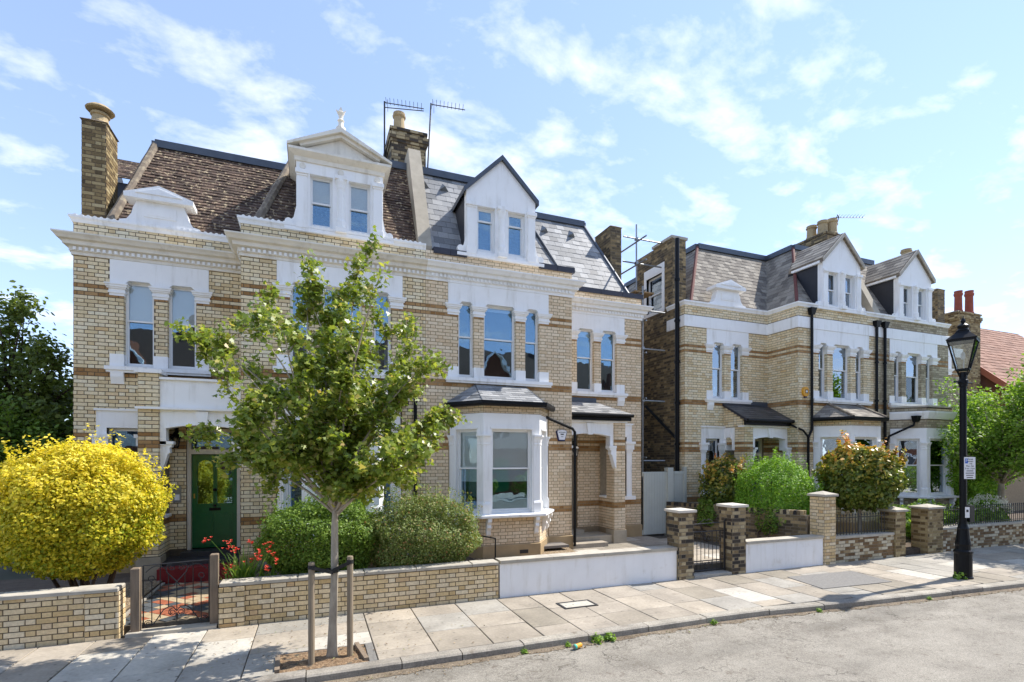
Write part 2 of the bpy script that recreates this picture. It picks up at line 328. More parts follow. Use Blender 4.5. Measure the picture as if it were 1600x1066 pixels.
# ------------------------------------------------------------------ building helpers
class Fr:                        # a vertical plane: s along, o outward (towards the viewer's side), z up
    def __init__(self, p, d):
        l = math.hypot(*d); self.p = p; self.d = (d[0] / l, d[1] / l); self.n = (self.d[1], -self.d[0])
    def __call__(self, s, o, z): return (self.p[0] + self.d[0] * s + self.n[0] * o, self.p[1] + self.d[1] * s + self.n[1] * o, z)
    def box(self, mb, s0, s1, o0, o1, z0, z1):
        f = self; s0, s1 = sorted((s0, s1)); o0, o1 = sorted((o0, o1))
        mb.hexa([f(s0, o1, z0), f(s1, o1, z0), f(s1, o0, z0), f(s0, o0, z0), f(s0, o1, z1), f(s1, o1, z1), f(s1, o0, z1), f(s0, o0, z1)])
def front(Y): return Fr((0, Y), (1, 0))
def between(p, q): return Fr(p, (q[0] - p[0], q[1] - p[1])), math.hypot(q[0] - p[0], q[1] - p[1])

def grid_wall(mb, fr, s0, s1, z0, z1, holes, o0, o1):
    ss = sorted({s0, s1} | {min(max(h[i], s0), s1) for h in holes for i in (0, 1)})
    zs = sorted({z0, z1} | {min(max(h[i], z0), z1) for h in holes for i in (2, 3)})
    def solid(i, j):
        if i < 0 or j < 0 or i >= len(ss) - 1 or j >= len(zs) - 1: return False
        a = (ss[i] + ss[i + 1]) / 2; b = (zs[j] + zs[j + 1]) / 2
        return not any(h[0] < a < h[1] and h[2] < b < h[3] for h in holes)
    for i in range(len(ss) - 1):
        for j in range(len(zs) - 1):
            if not solid(i, j): continue
            a, b, c, d = ss[i], ss[i + 1], zs[j], zs[j + 1]
            mb.face([fr(a, o1, c), fr(b, o1, c), fr(b, o1, d), fr(a, o1, d)])
            mb.face([fr(b, o0, c), fr(a, o0, c), fr(a, o0, d), fr(b, o0, d)])
            if not solid(i - 1, j): mb.face([fr(a, o0, c), fr(a, o1, c), fr(a, o1, d), fr(a, o0, d)])
            if not solid(i + 1, j): mb.face([fr(b, o1, c), fr(b, o0, c), fr(b, o0, d), fr(b, o1, d)])
            if not solid(i, j - 1): mb.face([fr(a, o0, c), fr(b, o0, c), fr(b, o1, c), fr(a, o1, c)])
            if not solid(i, j + 1): mb.face([fr(a, o1, d), fr(b, o1, d), fr(b, o0, d), fr(a, o0, d)])

CH = 0.0755
def lay(fr, s0, s1, z0, z1, holes=(), bands=(), proud=0.006, zb=0.55, kind='pale', mode='flemish', off=0.0, flip=0):
    """courses of bricks on a plane, cut at the openings"""
    out = []; n0 = math.floor((z0 - zb) / CH + 1e-6)
    k = n0
    while zb + k * CH < z1 - 0.012:
        a = max(zb + k * CH, z0) + 0.005; b = min(zb + (k + 1) * CH, z1) - 0.005; k += 1
        if b - a < 0.02: continue
        zc = (a + b) / 2
        free = [(s0, s1)]
        for h in holes:
            if h[2] < zc < h[3]:
                nf = []
                for u, v in free:
                    if h[1] <= u or h[0] >= v: nf.append((u, v)); continue
                    if h[0] > u: nf.append((u, h[0]))
                    if h[1] < v: nf.append((h[1], v))
                free = nf
        kd = 'band' if any(p < zc < q for p, q in bands) else kind
        if mode == 'flemish': per = (0.225, 0.1125); sh = 0.16875 * ((k + flip) % 2)
        elif mode == 'header': per = (0.1125, 0.1125); sh = 0.056 * (k % 2)
        else: per = (0.225, 0.225); sh = 0.1125 * (k % 2)
        P_ = per[0] + per[1]; base = math.floor((s0 - off) / P_) * P_ + off - sh
        for u, v in free:
            x = base - P_
            i = 0
            while x < v:
                w = per[i % 2]; i += 1
                p, q = max(x, u), min(x + w, v); x += w
                if q - p < 0.03: continue
                full = abs((q - p) - 0.225) < 1e-4 and b - a > 0.06
                out.append((fr, p + (0.005 if p > u + 1e-6 else 0.002), q - (0.005 if q < v - 1e-6 else 0.002), a, b, kd, proud * random.uniform(0.6, 1.3), full))
    return out
def brick_faces(mb, br):
    fr, s0, s1, z0, z1, kd, o, _ = br
    i = -0.004; c = 0.0025
    b = [fr(s0, i, z0), fr(s1, i, z0), fr(s1, i, z1), fr(s0, i, z1)]
    f = [fr(s0 + c, o, z0 + c), fr(s1 - c, o, z0 + c), fr(s1 - c, o, z1 - c), fr(s0 + c, o, z1 - c)]
    mb.mesh(b + f, [(4, 5, 6, 7), (0, 1, 5, 4), (1, 2, 6, 5), (2, 3, 7, 6), (3, 0, 4, 7)])
BRICK_ME = {}
def brick_mesh(mat):
    if mat.name not in BRICK_ME:
        mb = MB(); fr = Fr((0, 0), (1, 0)); c = 0.0025
        b = [(-.1075, .004, -.0328), (.1075, .004, -.0328), (.1075, .004, .0328), (-.1075, .004, .0328)]
        f = [(-.1075 + c, -.006, -.0328 + c), (.1075 - c, -.006, -.0328 + c), (.1075 - c, -.006, .0328 - c), (-.1075 + c, -.006, .0328 - c)]
        mb.mesh(b + f, [(4, 5, 6, 7), (0, 1, 5, 4), (1, 2, 6, 5), (2, 3, 7, 6), (3, 0, 4, 7)])
        BRICK_ME[mat.name] = mb.data('brick', mat)
    return BRICK_ME[mat.name]
def seen(fr, s, z, avoid=()):
    p = fr(s, 0, z)
    if p[0] * sT + p[1] * cT < 1: return 0
    if (0 - p[0]) * fr.n[0] + (0 - p[1]) * fr.n[1] <= 0: return 0
    x, y = pix(p)
    if not (0 <= x <= 1600 and 0 <= y <= 1066): return 0
    for a in avoid:
        if a[0] < x < a[1] and a[2] < y < a[3]: return 0
    x0, y0 = pix(fr(s - .1, 0, z)); x1, y1 = pix(fr(s + .1, 0, z)); _, y2 = pix(fr(s, 0, z + .07))
    return abs(x1 - x0) * abs(y2 - y)
def set_bricks(walls, mats, nmax=300, avoid=()):
    """walls: list of (wall object, bricks).  The ones that show largest become objects, the rest stay joined."""
    cand = []
    for wi, (o, br) in enumerate(walls):
        for bi, b in enumerate(br):
            if b[7]:
                a = seen(b[0], (b[1] + b[2]) / 2, (b[3] + b[4]) / 2, avoid)
                if a > 0: cand.append((a, wi, bi))
    cand.sort(reverse=True); pick = {(w, b) for _, w, b in cand[:nmax]}
    for wi, (o, br) in enumerate(walls):
        mbs = {}
        for bi, b in enumerate(br):
            if (wi, bi) in pick:
                fr = b[0]; c = fr((b[1] + b[2]) / 2, b[6] - 0.006, (b[3] + b[4]) / 2)
                q = place('brick', brick_mesh(mats[b[5]]['obj']), o, c); q.rotation_euler.z = math.atan2(fr.d[1], fr.d[0])
            else:
                mb = mbs.setdefault(b[5], MB()); mb.tone = random.random() * 0.98 + 0.01; brick_faces(mb, b)
        for kd, mb in mbs.items(): mb.build('brickwork', mats[kd]['attr'], o, kind='stuff')

def sweep(mb, path, prof, cap=True):
    """profile (o, z) swept along a plan path with mitred corners"""
    n = len(path); offs = []
    for i in range(n):
        ds = []
        if i > 0: ds.append((path[i][0] - path[i - 1][0], path[i][1] - path[i - 1][1]))
        if i < n - 1: ds.append((path[i + 1][0] - path[i][0], path[i + 1][1] - path[i][1]))
        ns = [(d[1] / math.hypot(*d), -d[0] / math.hypot(*d)) for d in ds]
        if len(ns) == 1: m = ns[0]
        else:
            m = (ns[0][0] + ns[1][0], ns[0][1] + ns[1][1]); l2 = m[0] ** 2 + m[1] ** 2
            m = (m[0] * 2 / l2, m[1] * 2 / l2)
        offs.append(m)
    k = len(prof); vs = []
    for i in range(n):
        for o, z in prof: vs.append((path[i][0] + offs[i][0] * o, path[i][1] + offs[i][1] * o, z))
    fs = [(i * k + j, (i + 1) * k + j, (i + 1) * k + (j + 1) % k, i * k + (j + 1) % k) for i in range(n - 1) for j in range(k)]
    if cap: fs += [tuple(range(k - 1, -1, -1)), tuple((n - 1) * k + j for j in range(k))]
    mb.mesh(vs, fs)

PANE = ['glass']
def window(parent, fr, s0, s1, z0, z1, depth=0.11, zm=None, blind=None, curtain=False, fw=0.034, mats=None, name='window', fixed=False):
    zm = (z0 + z1) / 2 if zm is None else zm; PG = M[PANE[0]]
    d = -depth; mb = MB(); fb = fr.box
    e = 0.004; s0 -= e; s1 += e; z1 += e; z0 -= e
    fb(mb, s0, s0 + fw, d - 0.07, d, z0, z1); fb(mb, s1 - fw, s1, d - 0.07, d, z0, z1)
    fb(mb, s0 + fw, s1 - fw, d - 0.07, d, z1 - fw, z1); fb(mb, s0 + fw, s1 - fw, d - 0.07, d + 0.015, z0, z0 + fw * 1.5)
    a, b, c, f = s0 + fw, s1 - fw, z0 + fw * 1.5, z1 - fw
    sw = 0.024
    for (u, v, dd, lo, hi) in ((zm - 0.02, f, d - 0.012, 0.035, sw), (c, zm + 0.02, d - 0.04, 0.045, 0.035)):
        fb(mb, a, a + sw, dd - 0.025, dd, u, v); fb(mb, b - sw, b, dd - 0.025, dd, u, v)
        fb(mb, a + sw, b - sw, dd - 0.025, dd, u, u + lo); fb(mb, a + sw, b - sw, dd - 0.025, dd, v - hi, v)
    w = mb.build(name, mats or M['wood_white'], parent)
    for (u, v, dd) in ((zm + 0.012, f - sw + .004, d - 0.026), (c + .04, zm - 0.012, d - 0.054)):
        g = MB(); fb(g, a + sw - .004, b - sw + .004, dd - 0.004, dd, u, v); g.build('pane', M['glass_clear'] if blind and blind[1] - blind[0] > .3 and min(v, blind[1]) - max(u, blind[0]) > .5 * (v - u) else PG, w)
    if blind:
        g = MB(); fb(g, a + .01, b - .01, d - 0.066, d - 0.062, blind[0], blind[1]); g.build('blind', M['blind'], w)
    if curtain:
        for (u, v) in ((a, a + (b - a) * 0.33), (b - (b - a) * 0.3, b)):
            g = MB(); n = 14
            for i in range(n):
                x = u + (v - u) * i / n; x2 = u + (v - u) * (i + 1) / n; o = d - 0.12 - 0.02 * math.cos(i * 2.1); o2 = d - 0.12 - 0.02 * math.cos((i + 1) * 2.1)
                g.hexa([fr(x, o, z0 + .05), fr(x2, o2, z0 + .05), fr(x2, o2 - .006, z0 + .05), fr(x, o - .006, z0 + .05), fr(x, o, z1), fr(x2, o2, z1), fr(x2, o2 - .006, z1), fr(x, o - .006, z1)])
            g.build('curtain', M['curtain'], w)
    return w

def tile_rows(EL, ER, TL, TR, w, e, th):
    """rows of overlapping tiles on the planar quad; returns (8 corners, full?, matrix)"""
    EL, ER, TL, TR = map(Vector, (EL, ER, TL, TR)); U = (ER - EL).normalized()
    up = (TL - EL) - U * (TL - EL).dot(U); H = up.length; V = up.normalized(); N = U.cross(V).normalized()
    l1 = (TL - EL).dot(U); r0 = (ER - EL).length; r1 = (TR - EL).dot(U)
    L = lambda v: l1 * v / H
    Rr = lambda v: r0 + (r1 - r0) * v / H
    out = []; i = 0
    while i * e < H - 0.02:
        v0 = i * e; v1 = min(v0 + e + 0.03, H); off = (w / 2) * (i % 2); i += 1
        lo = min(L(v0), L(v1)); hi = max(Rr(v0), Rr(v1))
        x = math.floor(lo / w) * w - off
        while x < hi:
            a, b = x + 0.002, x + w - 0.002; x += w
            a0, b0, a1, b1 = max(a, L(v0)), min(b, Rr(v0)), max(a, L(v1)), min(b, Rr(v1))
            if b0 - a0 < 0.03: continue
            if b1 < a1: a1 = b1 = (a1 + b1) / 2
            full = a0 == a and b0 == b and a1 == a and b1 == b and v1 - v0 > e + 0.029
            j = random.uniform(0.8, 1.25); dv = random.uniform(-.007, .007) - (.03 if random.random() < .012 else 0)
            q = lambda s, v, h: EL + U * s + V * v + N * h
            t0, t1 = th * 1.9 * j, th * 0.7
            c = [q(a0, v0 + dv, t0 - th), q(b0, v0 + dv, t0 - th), q(b1, v1, t1 - th), q(a1, v1, t1 - th), q(a0, v0 + dv, t0), q(b0, v0 + dv, t0), q(b1, v1, t1), q(a1, v1, t1)]
            mid = q((a + b) / 2, v0, 0)
            out.append((c, full, Matrix.Translation(mid) @ Matrix((U, V, N)).transposed().to_4x4(), w, e, th))
    return out
TILE_ME = {}
def tile_mesh(w, e, th, mat):
    k = (round(w, 3), round(e, 3), round(th, 4), mat.name)
    if k not in TILE_ME:
        mb = MB(); a = w / 2 - .002; t0, t1 = th * 1.9, th * .7; v1 = e + .03
        mb.hexa([(-a, 0, t0 - th), (a, 0, t0 - th), (a, v1, t1 - th), (-a, v1, t1 - th), (-a, 0, t0), (a, 0, t0), (a, v1, t1), (-a, v1, t1)])
        TILE_ME[k] = mb.data('tile', mat)
    return TILE_ME[k]
def set_tiles(roof, slopes, mat, nmax=300, name='tile'):
    al = [t for s in slopes for t in s]; cand = []
    for i, t in enumerate(al):
        if t[1]:
            p = t[2].translation; nrm = t[2].to_3x3().col[2]
            if (Vector((0, 0, EYE)) - p).dot(nrm) > 0:
                x, y = pix(p)
                if 0 < x < 1600 and 0 < y < 1066: cand.append(((p - Vector((0, 0, EYE))).length, i))
    cand.sort(); pick = {i for _, i in cand[:nmax]}
    mb = MB()
    for i, t in enumerate(al):
        if i in pick:
            o = place(name, tile_mesh(t[3], t[4], t[5], mat['obj']), roof); o.matrix_basis = t[2] @ Matrix.Rotation(random.gauss(0, .012), 4, 'Z') @ Matrix.Rotation(random.uniform(-.012, .02), 4, 'X')
        else: mb.tone = random.random() * .98 + .01; mb.hexa(t[0])
    mb.build(name + '_courses', mat['attr'], roof, kind='stuff')

YC, YW, YF = 11.27, 12.40, 10.50
ZG, ZCOR, ZCOP = 0.25, 6.45, 7.12
BANDS = [(1.14, 1.31), (2.70, 2.79), (2.86, 2.95), (4.10, 4.26), (5.70, 5.79), (5.86, 5.94)]
COR = [(0, ZCOR), (.03, ZCOR), (.03, 6.51), (.055, 6.52), (.055, 6.60), (.13, 6.62), (.14, 6.69), (.20, 6.71), (.225, 6.75), (.26, 6.79), (.26, 6.815), (0, 6.84)]
BANDW = [(0, ZCOR), (.035, ZCOR), (.035, 6.78), (0, 6.80)]

def pier_trim(h, fr, s0, s1, z0=4.31, cap=True, base=True):
    mb = MB()
    if cap:
        for (p, a, b) in ((.012, 5.73, 5.78), (.03, 5.78, 5.82), (.02, 5.82, 5.87), (.045, 5.87, 5.90), (.065, 5.90, 5.94), (.08, 5.94, 5.97)):
            fr.box(mb, s0 - p, s1 + p, -0.10, p, a, b)
    mb.build('capital', M['white'], h)
    if base: mb = MB(); fr.box(mb, s0 - .004, s1 + .004, -0.10, .018, z0, 4.56); mb.build('base_block', M['white'], h)

def first_floor_windows(h, fr, wins, p0, p1, opt, which):
    """white lintel plate, capitals, blocks, sill and sashes of a row of openings"""
    mb = MB(); holes = [(a + .006, b - .006, 4.0, 6.05) for a, b in wins]
    grid_wall(mb, fr, p0, p1, 5.97, 6.448, holes, -.10, .02)
    for a, b in wins:                                   # shouldered corners of the heads
        for s, sg in ((a, 1), (b, -1)):
            c = min(.09, (b - a) * .28)
            mb.prism([fr(s, .018, 6.052), fr(s + sg * c, .018, 6.052), fr(s, .018, 6.052 - c)], Vector(fr(0, -.115, 0)) - Vector(fr(0, 0, 0)))
    sides = [p0] + [x for w in wins for x in w] + [p1]
    for i in range(0, len(sides), 2): pier_trim(h, fr, sides[i], sides[i + 1])
    o = mb.build('lintel', M['white'], h)
    mb = MB(); fr.box(mb, p0 - .07, p1 + .07, -.12, .10, 4.235, 4.31); fr.box(mb, p0 - .05, p1 + .05, -.12, .07, 4.19, 4.235)
    mb.build('window_sill', M['white'], h)
    if which == 'ww':
        s_ = p0 + .02 if opt['wside'] < 0 else p1 - .24
        mb = MB(); mb.prism([fr(s_, o, z) for o, z in ((0, 4.19), (.07, 4.19), (.065, 4.10), (.03, 4.0), (.02, 3.96), (0, 3.96))], Vector(fr(.22, 0, 0)) - Vector(fr(0, 0, 0))); mb.build('sill_bracket', M['white'], h)
    br = []
    for i, (a, b) in enumerate(wins):
        wo = window(h, fr, a, b, 4.315, 6.05, 0.095, 5.27, blind=opt.get(which, {}).get(i), curtain=(i in opt.get(which + '_curtain', ())))
        for s, dd in ((b, (0, -1)), (a, (0, 1))):       # brick returns of the openings
            f2 = Fr((fr(s, -.095 if dd[1] < 0 else 0, 0)[0], fr(s, -.095 if dd[1] < 0 else 0, 0)[1]), dd)
            br += lay(f2, 0, .097, 4.56, 5.73, proud=.003, kind='pale', mode='header')
    return br

def capital_path(mb, path, z0, z1, proj):
    h = z1 - z0
    sweep(mb, path, [(-.02, z0), (proj * .35, z0), (proj * .45, z0 + h * .12), (proj * .3, z0 + h * .2), (proj * .55, z0 + h * .55), (proj * .9, z0 + h * .8), (proj * 1.25, z0 + h * .84), (proj * 1.25, z1), (-.02, z1)])

def bay(h, X, opt):
    """canted ground floor bay; X(a) turns house coordinates into world x"""
    pa = sorted([X(.54), X(3.0)]); pf = sorted([X(1.10), X(2.43)])
    path = [(pa[0], YC + .02), (pf[0], YF), (pf[1], YF), (pa[1], YC + .02)]
    flat = opt['bay'] == 'flat'
    walls = []
    frs = [between(path[i], path[i + 1]) for i in range(3)]
    white = MB()
    for i, (f, L) in enumerate(frs):
        # dado
        mb = MB(); f.box(mb, 0.0, L, -.2, 0, .25, 1.19); o = mb.build('bay_wall', opt['mortar'], h)
        walls.append((o, lay(f, 0, L, .58, 1.18)))
        w0, w1 = (.19, L - .19) if i == 1 else (.20, L - .18)
        grid_wall(white, f, 0, L, 1.25, 3.455, [(w0, w1, 1.26, 3.11)], -.14, 0)
        # moulded head of the opening
        f.box(white, w0 - .03, w1 + .03, 0, .018, 3.115, 3.16)
        bl = opt.get('bay_blind', {}).get(i)
        window(h, f, w0 + .004, w1 - .004, 1.262, 3.105, .075, 2.25, blind=bl)
        mb = MB(); f.box(mb, 0, L, -.2, 0, 3.46, 3.66 if not flat else 3.74); o = mb.build('bay_wall', opt['mortar'], h)
        walls.append((o, lay(f, 0, L, 3.46, 3.65 if not flat else 3.73)))
    white.build('bay_surround', M['white'], h)
    for i in range(4):           # corner pilasters: plinth block, shaft face, leafy capital
        pt = path[i]; seg = []; mb = MB()
        if i > 0:
            q = path[i - 1]; L = math.hypot(q[0] - pt[0], q[1] - pt[1]); seg.append((pt[0] + (q[0] - pt[0]) * .15 / L, pt[1] + (q[1] - pt[1]) * .15 / L))
        seg.append(pt)
        if i < 3:
            q = path[i + 1]; L = math.hypot(q[0] - pt[0], q[1] - pt[1]); seg.append((pt[0] + (q[0] - pt[0]) * .15 / L, pt[1] + (q[1] - pt[1]) * .15 / L))
        sweep(mb, seg, [(-.02, 1.252), (.04, 1.252), (.04, 1.47), (.02, 1.52), (.012, 1.53), (.012, 2.76), (-.02, 2.76)])
        capital_path(mb, seg, 2.76, 2.99, .055); mb.build('pilaster', M['white'], h)
    mb = MB(); sweep(mb, path, [(-.15, 1.17), (.14, 1.17), (.17, 1.19), (.17, 1.235), (0, 1.262), (-.15, 1.262)]); mb.build('bay_sill', M['white'], h)
    mb = MB(); sweep(mb, path, [(-.1, ZG - .1), (.025, ZG - .1), (.025, .56), (0, .58), (-.1, .58)]); mb.build('plinth', M['plinth'], h)
    for i, (f, L) in enumerate(frs):      # scrolled brackets under the sill
        for s in ((.1, L - .1) if i == 1 else (L * .33, L * .8)):
            b = MB(); prof = [(0, 1.17), (.15, 1.17), (.15, 1.10), (.10, 1.03), (.115, .97), (.07, .90), (.06, .82), (.03, .78), (0, .78)]
            b.prism([f(s - .045, o, z) for o, z in prof], Vector(f(s + .045, 0, 0)) - Vector(f(s - .045, 0, 0))); b.build('bracket', M['white'], h)
    if flat:
        mb = MB(); sweep(mb, path, [(-.1, 3.75), (.04, 3.75), (.06, 3.8), (.11, 3.95), (.11, 4.0), (-.1, 4.0)]); mb.build('bay_cornice', M['white'], h)
        for f, L in frs:
            mb = MB(); f.box(mb, 0, L, -.2, 0, 4.0, 4.13); o = mb.build('bay_wall', opt['mortar'], h); walls.append((o, lay(f, 0, L, 4.0, 4.12)))
        mb = MB(); sweep(mb, path, [(-.3, 4.13), (.06, 4.13), (.06, 4.18), (-.3, 4.18)])
        mb.prism([(p[0], p[1], 4.10) for p in path], (0, 0, .05)); mb.build('bay_coping', M['coping'], h)
        return walls
    # gutter and slated hipped roof
    def outp(o):
        mm = MB(); sweep(mm, path, [(o, 0), (o + .001, 0), (o, .001)], False); return [mm.v[i * 3] for i in range(4)]
    e = [Vector((p[0], p[1], 3.70)) for p in outp(.13)]
    e[0].y = e[3].y = YC
    t = [Vector((X(1.15) if X(1.15) < X(2.4) else X(2.4), YC, 4.17)), Vector((max(X(1.15), X(2.4)), YC, 4.17))]
    mb = MB(); mb.mesh(e + t, [(0, 1, 4), (1, 2, 5, 4), (2, 3, 5), (3, 2, 1, 0)]); rf = mb.build('bay_roof', M['lead_dark'], h)
    sl = [tile_rows(e[1], e[2], t[0], t[1], .24, .13, .008), tile_rows(e[0], e[1], t[0], t[0] + (e[1] - e[0]) * .01, .24, .13, .008), tile_rows(e[2], e[3], t[1] - (e[3] - e[2]) * .01, t[1], .24, .13, .008)]
    set_tiles(rf, sl, M[opt['bay_slate']], 60, 'slate')
    for k in (1, 2):
        mb = MB()
        if opt['bay_slate'] == 'slate_old': mb.tube([e[k] + Vector((0, 0, .02)), t[k - 1] + Vector((0, -.02, .02))], .045, 8)
        else: mb.tube([e[k], t[k - 1]], .018, 6)
        mb.build('hip', M['cement'] if opt['bay_slate'] == 'slate_old' else M['lead'], rf)
    mb = MB(); sweep(mb, path, [(.07, 3.63), (.11, 3.60), (.17, 3.61), (.19, 3.65), (.19, 3.715), (.175, 3.715), (.17, 3.66), (.07, 3.66)])
    sweep(mb, path, [(.0, 3.655), (.07, 3.655), (.07, 3.70), (.0, 3.70)]); mb.build('gutter', M['black'], h)
    return walls

def dormer(h, X, opt):
    xl, xr = sorted((X(.93), X(2.65))); xm = (xl + xr) / 2; fr = Fr((xl, YC - .03), (1, 0)); W = xr - xl
    st = opt['dormer']; zt = 8.60
    wz0, wz1 = 7.24, 8.30
    wins = [(.26, .70), (W - .70, W - .26)]
    mb = MB(); grid_wall(mb, fr, 0, W, 7.15, zt, [(a, b, wz0, wz1) for a, b in wins], -.16, 0)
    d = mb.build('dormer', M['white'], h)
    tr = MB()
    for s0, s1 in ((0.015, .20), (W - .20, W - .015)):      # pilasters
        fr.box(tr, s0, s1, 0, .035, 7.30, 8.22); fr.box(tr, s0 - .015, s1 + .015, 0, .05, 7.16, 7.32)
        fr.box(tr, s0 - .012, s1 + .012, 0, .05, 8.22, 8.26); fr.box(tr, s0 - .03, s1 + .03, 0, .075, 8.26, 8.34)
    c = W / 2
    tr.lathe([(.10, 0), (.10, .14), (.085, .16), (.078, .2), (.072, .8), (.085, .84), (.09, .9), (.11, .96), (.11, 1.0)], fr(c, .005, 7.26), 14)
    fr.box(tr, c - .12, c + .12, -.05, .11, 8.26, 8.33); fr.box(tr, c - .11, c + .11, -.05, .115, 7.16, 7.26)
    for s, sg in ((0, -1), (W, 1)):                          # foot scrolls
        tr.prism([fr(s, -.06, 7.16), fr(s + sg * .20, -.06, 7.16), fr(s + sg * .20, -.06, 7.24), fr(s + sg * .17, -.06, 7.30), fr(s + sg * .10, -.06, 7.31), fr(s + sg * .05, -.06, 7.36), fr(s + sg * .02, -.06, 7.50), fr(s, -.06, 7.60)], (0, -.0 - .06, 0))
        tr.tube([fr(s + sg * .14, -.08, 7.255), fr(s + sg * .14, .02, 7.255)], .075, 12)
    fr.box(tr, -.22, W + .22, -.1, .04, 7.09, 7.16)
    tr.build('dormer_trim', M['white'], d)
    for k, (a, b) in enumerate(wins):
        if st == 'gable_dark': window(d, fr, a, b, wz0, wz1, .10, 8.0, fw=.05)
        else: window(d, fr, a, b, wz0, wz1, .10, 7.77, blind=(7.80, 8.28) if st == 'pediment' else ((7.9, 8.28) if k == 0 else None))
    # body, cheeks and roof
    back = YC + (1.9 if st != 'gable_old' else 1.2)
    for s in ((xl + .004, xl + .07), (xr - .07, xr - .004)): ck = MB(); ck.box(s[0], s[1], YC + .13, back, 7.13, zt); ck.build('cheek', M['cheek'], d)
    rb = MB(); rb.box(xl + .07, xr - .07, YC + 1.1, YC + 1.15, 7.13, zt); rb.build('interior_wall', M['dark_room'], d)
    if st == 'pediment':
        za = 9.20
        pd = MB(); sweep(pd, [(xl, back), (xl, YC - .03), (xr, YC - .03), (xr, back)], [(-.1, 8.52), (.03, 8.52), (.04, 8.60), (.10, 8.64), (.15, 8.68), (.15, 8.73), (-.1, 8.73)])
        pd.prism([(xl - .02, YC - .03, 8.72), (xr + .02, YC - .03, 8.72), (xm, YC - .03, za - .08)], (0, .2, 0))
        e = .17
        for sg, xe in ((-1, xl - e), (1, xr + e)):
            a = Vector((xe, YC - .20, 8.735)); b = Vector((xm, YC - .20, za)); up = (b - a).normalized()
            nn = Vector((-up.z, 0, up.x)) if up.x > 0 else Vector((up.z, 0, -up.x))
            pd.prism([a, b, b + Vector((0, 0, .09)), a + Vector((0, 0, .05))], (0, back - YC + .2, 0))
            pd.prism([a + Vector((0, .07, -.0)) + up * .25, b + Vector((0, .07, -.005)), b + Vector((0, .07, -.075)), a + Vector((0, .07, 0)) + up * .25 + nn * -.06], (0, .12, 0))
        for q in (.12, W / 2, W - .12): pd.tube([fr(q, .001, 8.43), fr(q, .02, 8.43)], .06, 14)
        pd.lathe([(.10, 0), (.10, .07), (.055, .09), (.05, .2), (.075, .22), (.04, .26), (.05, .33), (.08, .38), (.03, .42)], (xm, YC - .06, za + .08), 8)
        pd.prism([(xm - .10, YC - .07, za + .52), (xm - .03, YC - .07, za + .42), (xm + .03, YC - .07, za + .42), (xm + .10, YC - .07, za + .54), (xm + .05, YC - .07, za + .50), (xm, YC - .07, za + .60), (xm - .05, YC - .07, za + .50)], (0, .04, 0))
        pd.build('pediment', M['cream'], d)
    else:
        za = 9.44
        gb = MB(); gb.prism([(xl, YC - .03, zt), (xr, YC - .03, zt), (xm, YC - .03, za)], (0, .16, 0))
        gb.build('gable', M['white'], d)
        rf = MB(); e = .07
        sl = (za - zt) / (xm - xl)
        dA, dB = (1.9, 1.9) if st == 'gable_dark' else (1.12, 1.66)     # depth at eave and ridge: they die into the mansard
        for sg, xe in ((-1, xl - e), (1, xr + e)):
            a = Vector((xe, YC - .10, zt - e * sl)); b = Vector((xm, YC - .10, za)); up_ = Vector((0, 0, .115)); a2 = a + Vector((0, dA + .1, 0)); b2 = b + Vector((0, dB + .1, 0))
            rf.hexa([a, b, b2, a2, a + up_, b + up_, b2 + up_, a2 + up_])
        ro = rf.build('dormer_roof', M['lead'] if st == 'gable_dark' else M['cement'], d)
        if st == 'gable_old':
            sls = []
            for sg, xe in ((-1, xl - e), (1, xr + e)):
                a = Vector((xe, YC - .06, zt - e * sl + .12)); b = Vector((xm, YC - .06, za + .12)); ka, kb = Vector((0, dA, 0)), Vector((0, dB, 0))
                if sg < 0: sls.append(tile_rows(a + ka, a, b + kb, b, .28, .2, .008))
                else: sls.append(tile_rows(a, a + ka, b, b + kb, .28, .2, .008))
            set_tiles(ro, sls, M['slate_old'], 40, 'slate')
            vb = MB()
            for sg, xe in ((-1, xl - e), (1, xr + e)):
                a = Vector((xe, YC - .135, zt - e * sl)); b = Vector((xm, YC - .135, za)); vb.prism([a, b, b + Vector((0, 0, .12)), a + Vector((0, 0, .12))], (0, .04, 0))
            vb.build('bargeboard', M['coping'], d)
            gt = MB(); gt.beam((xl - .05, YC, 8.56), (xl - .05, YC + 1.0, 8.56), .08, .07); gt.build('gutter', M['white'], d)
    return d

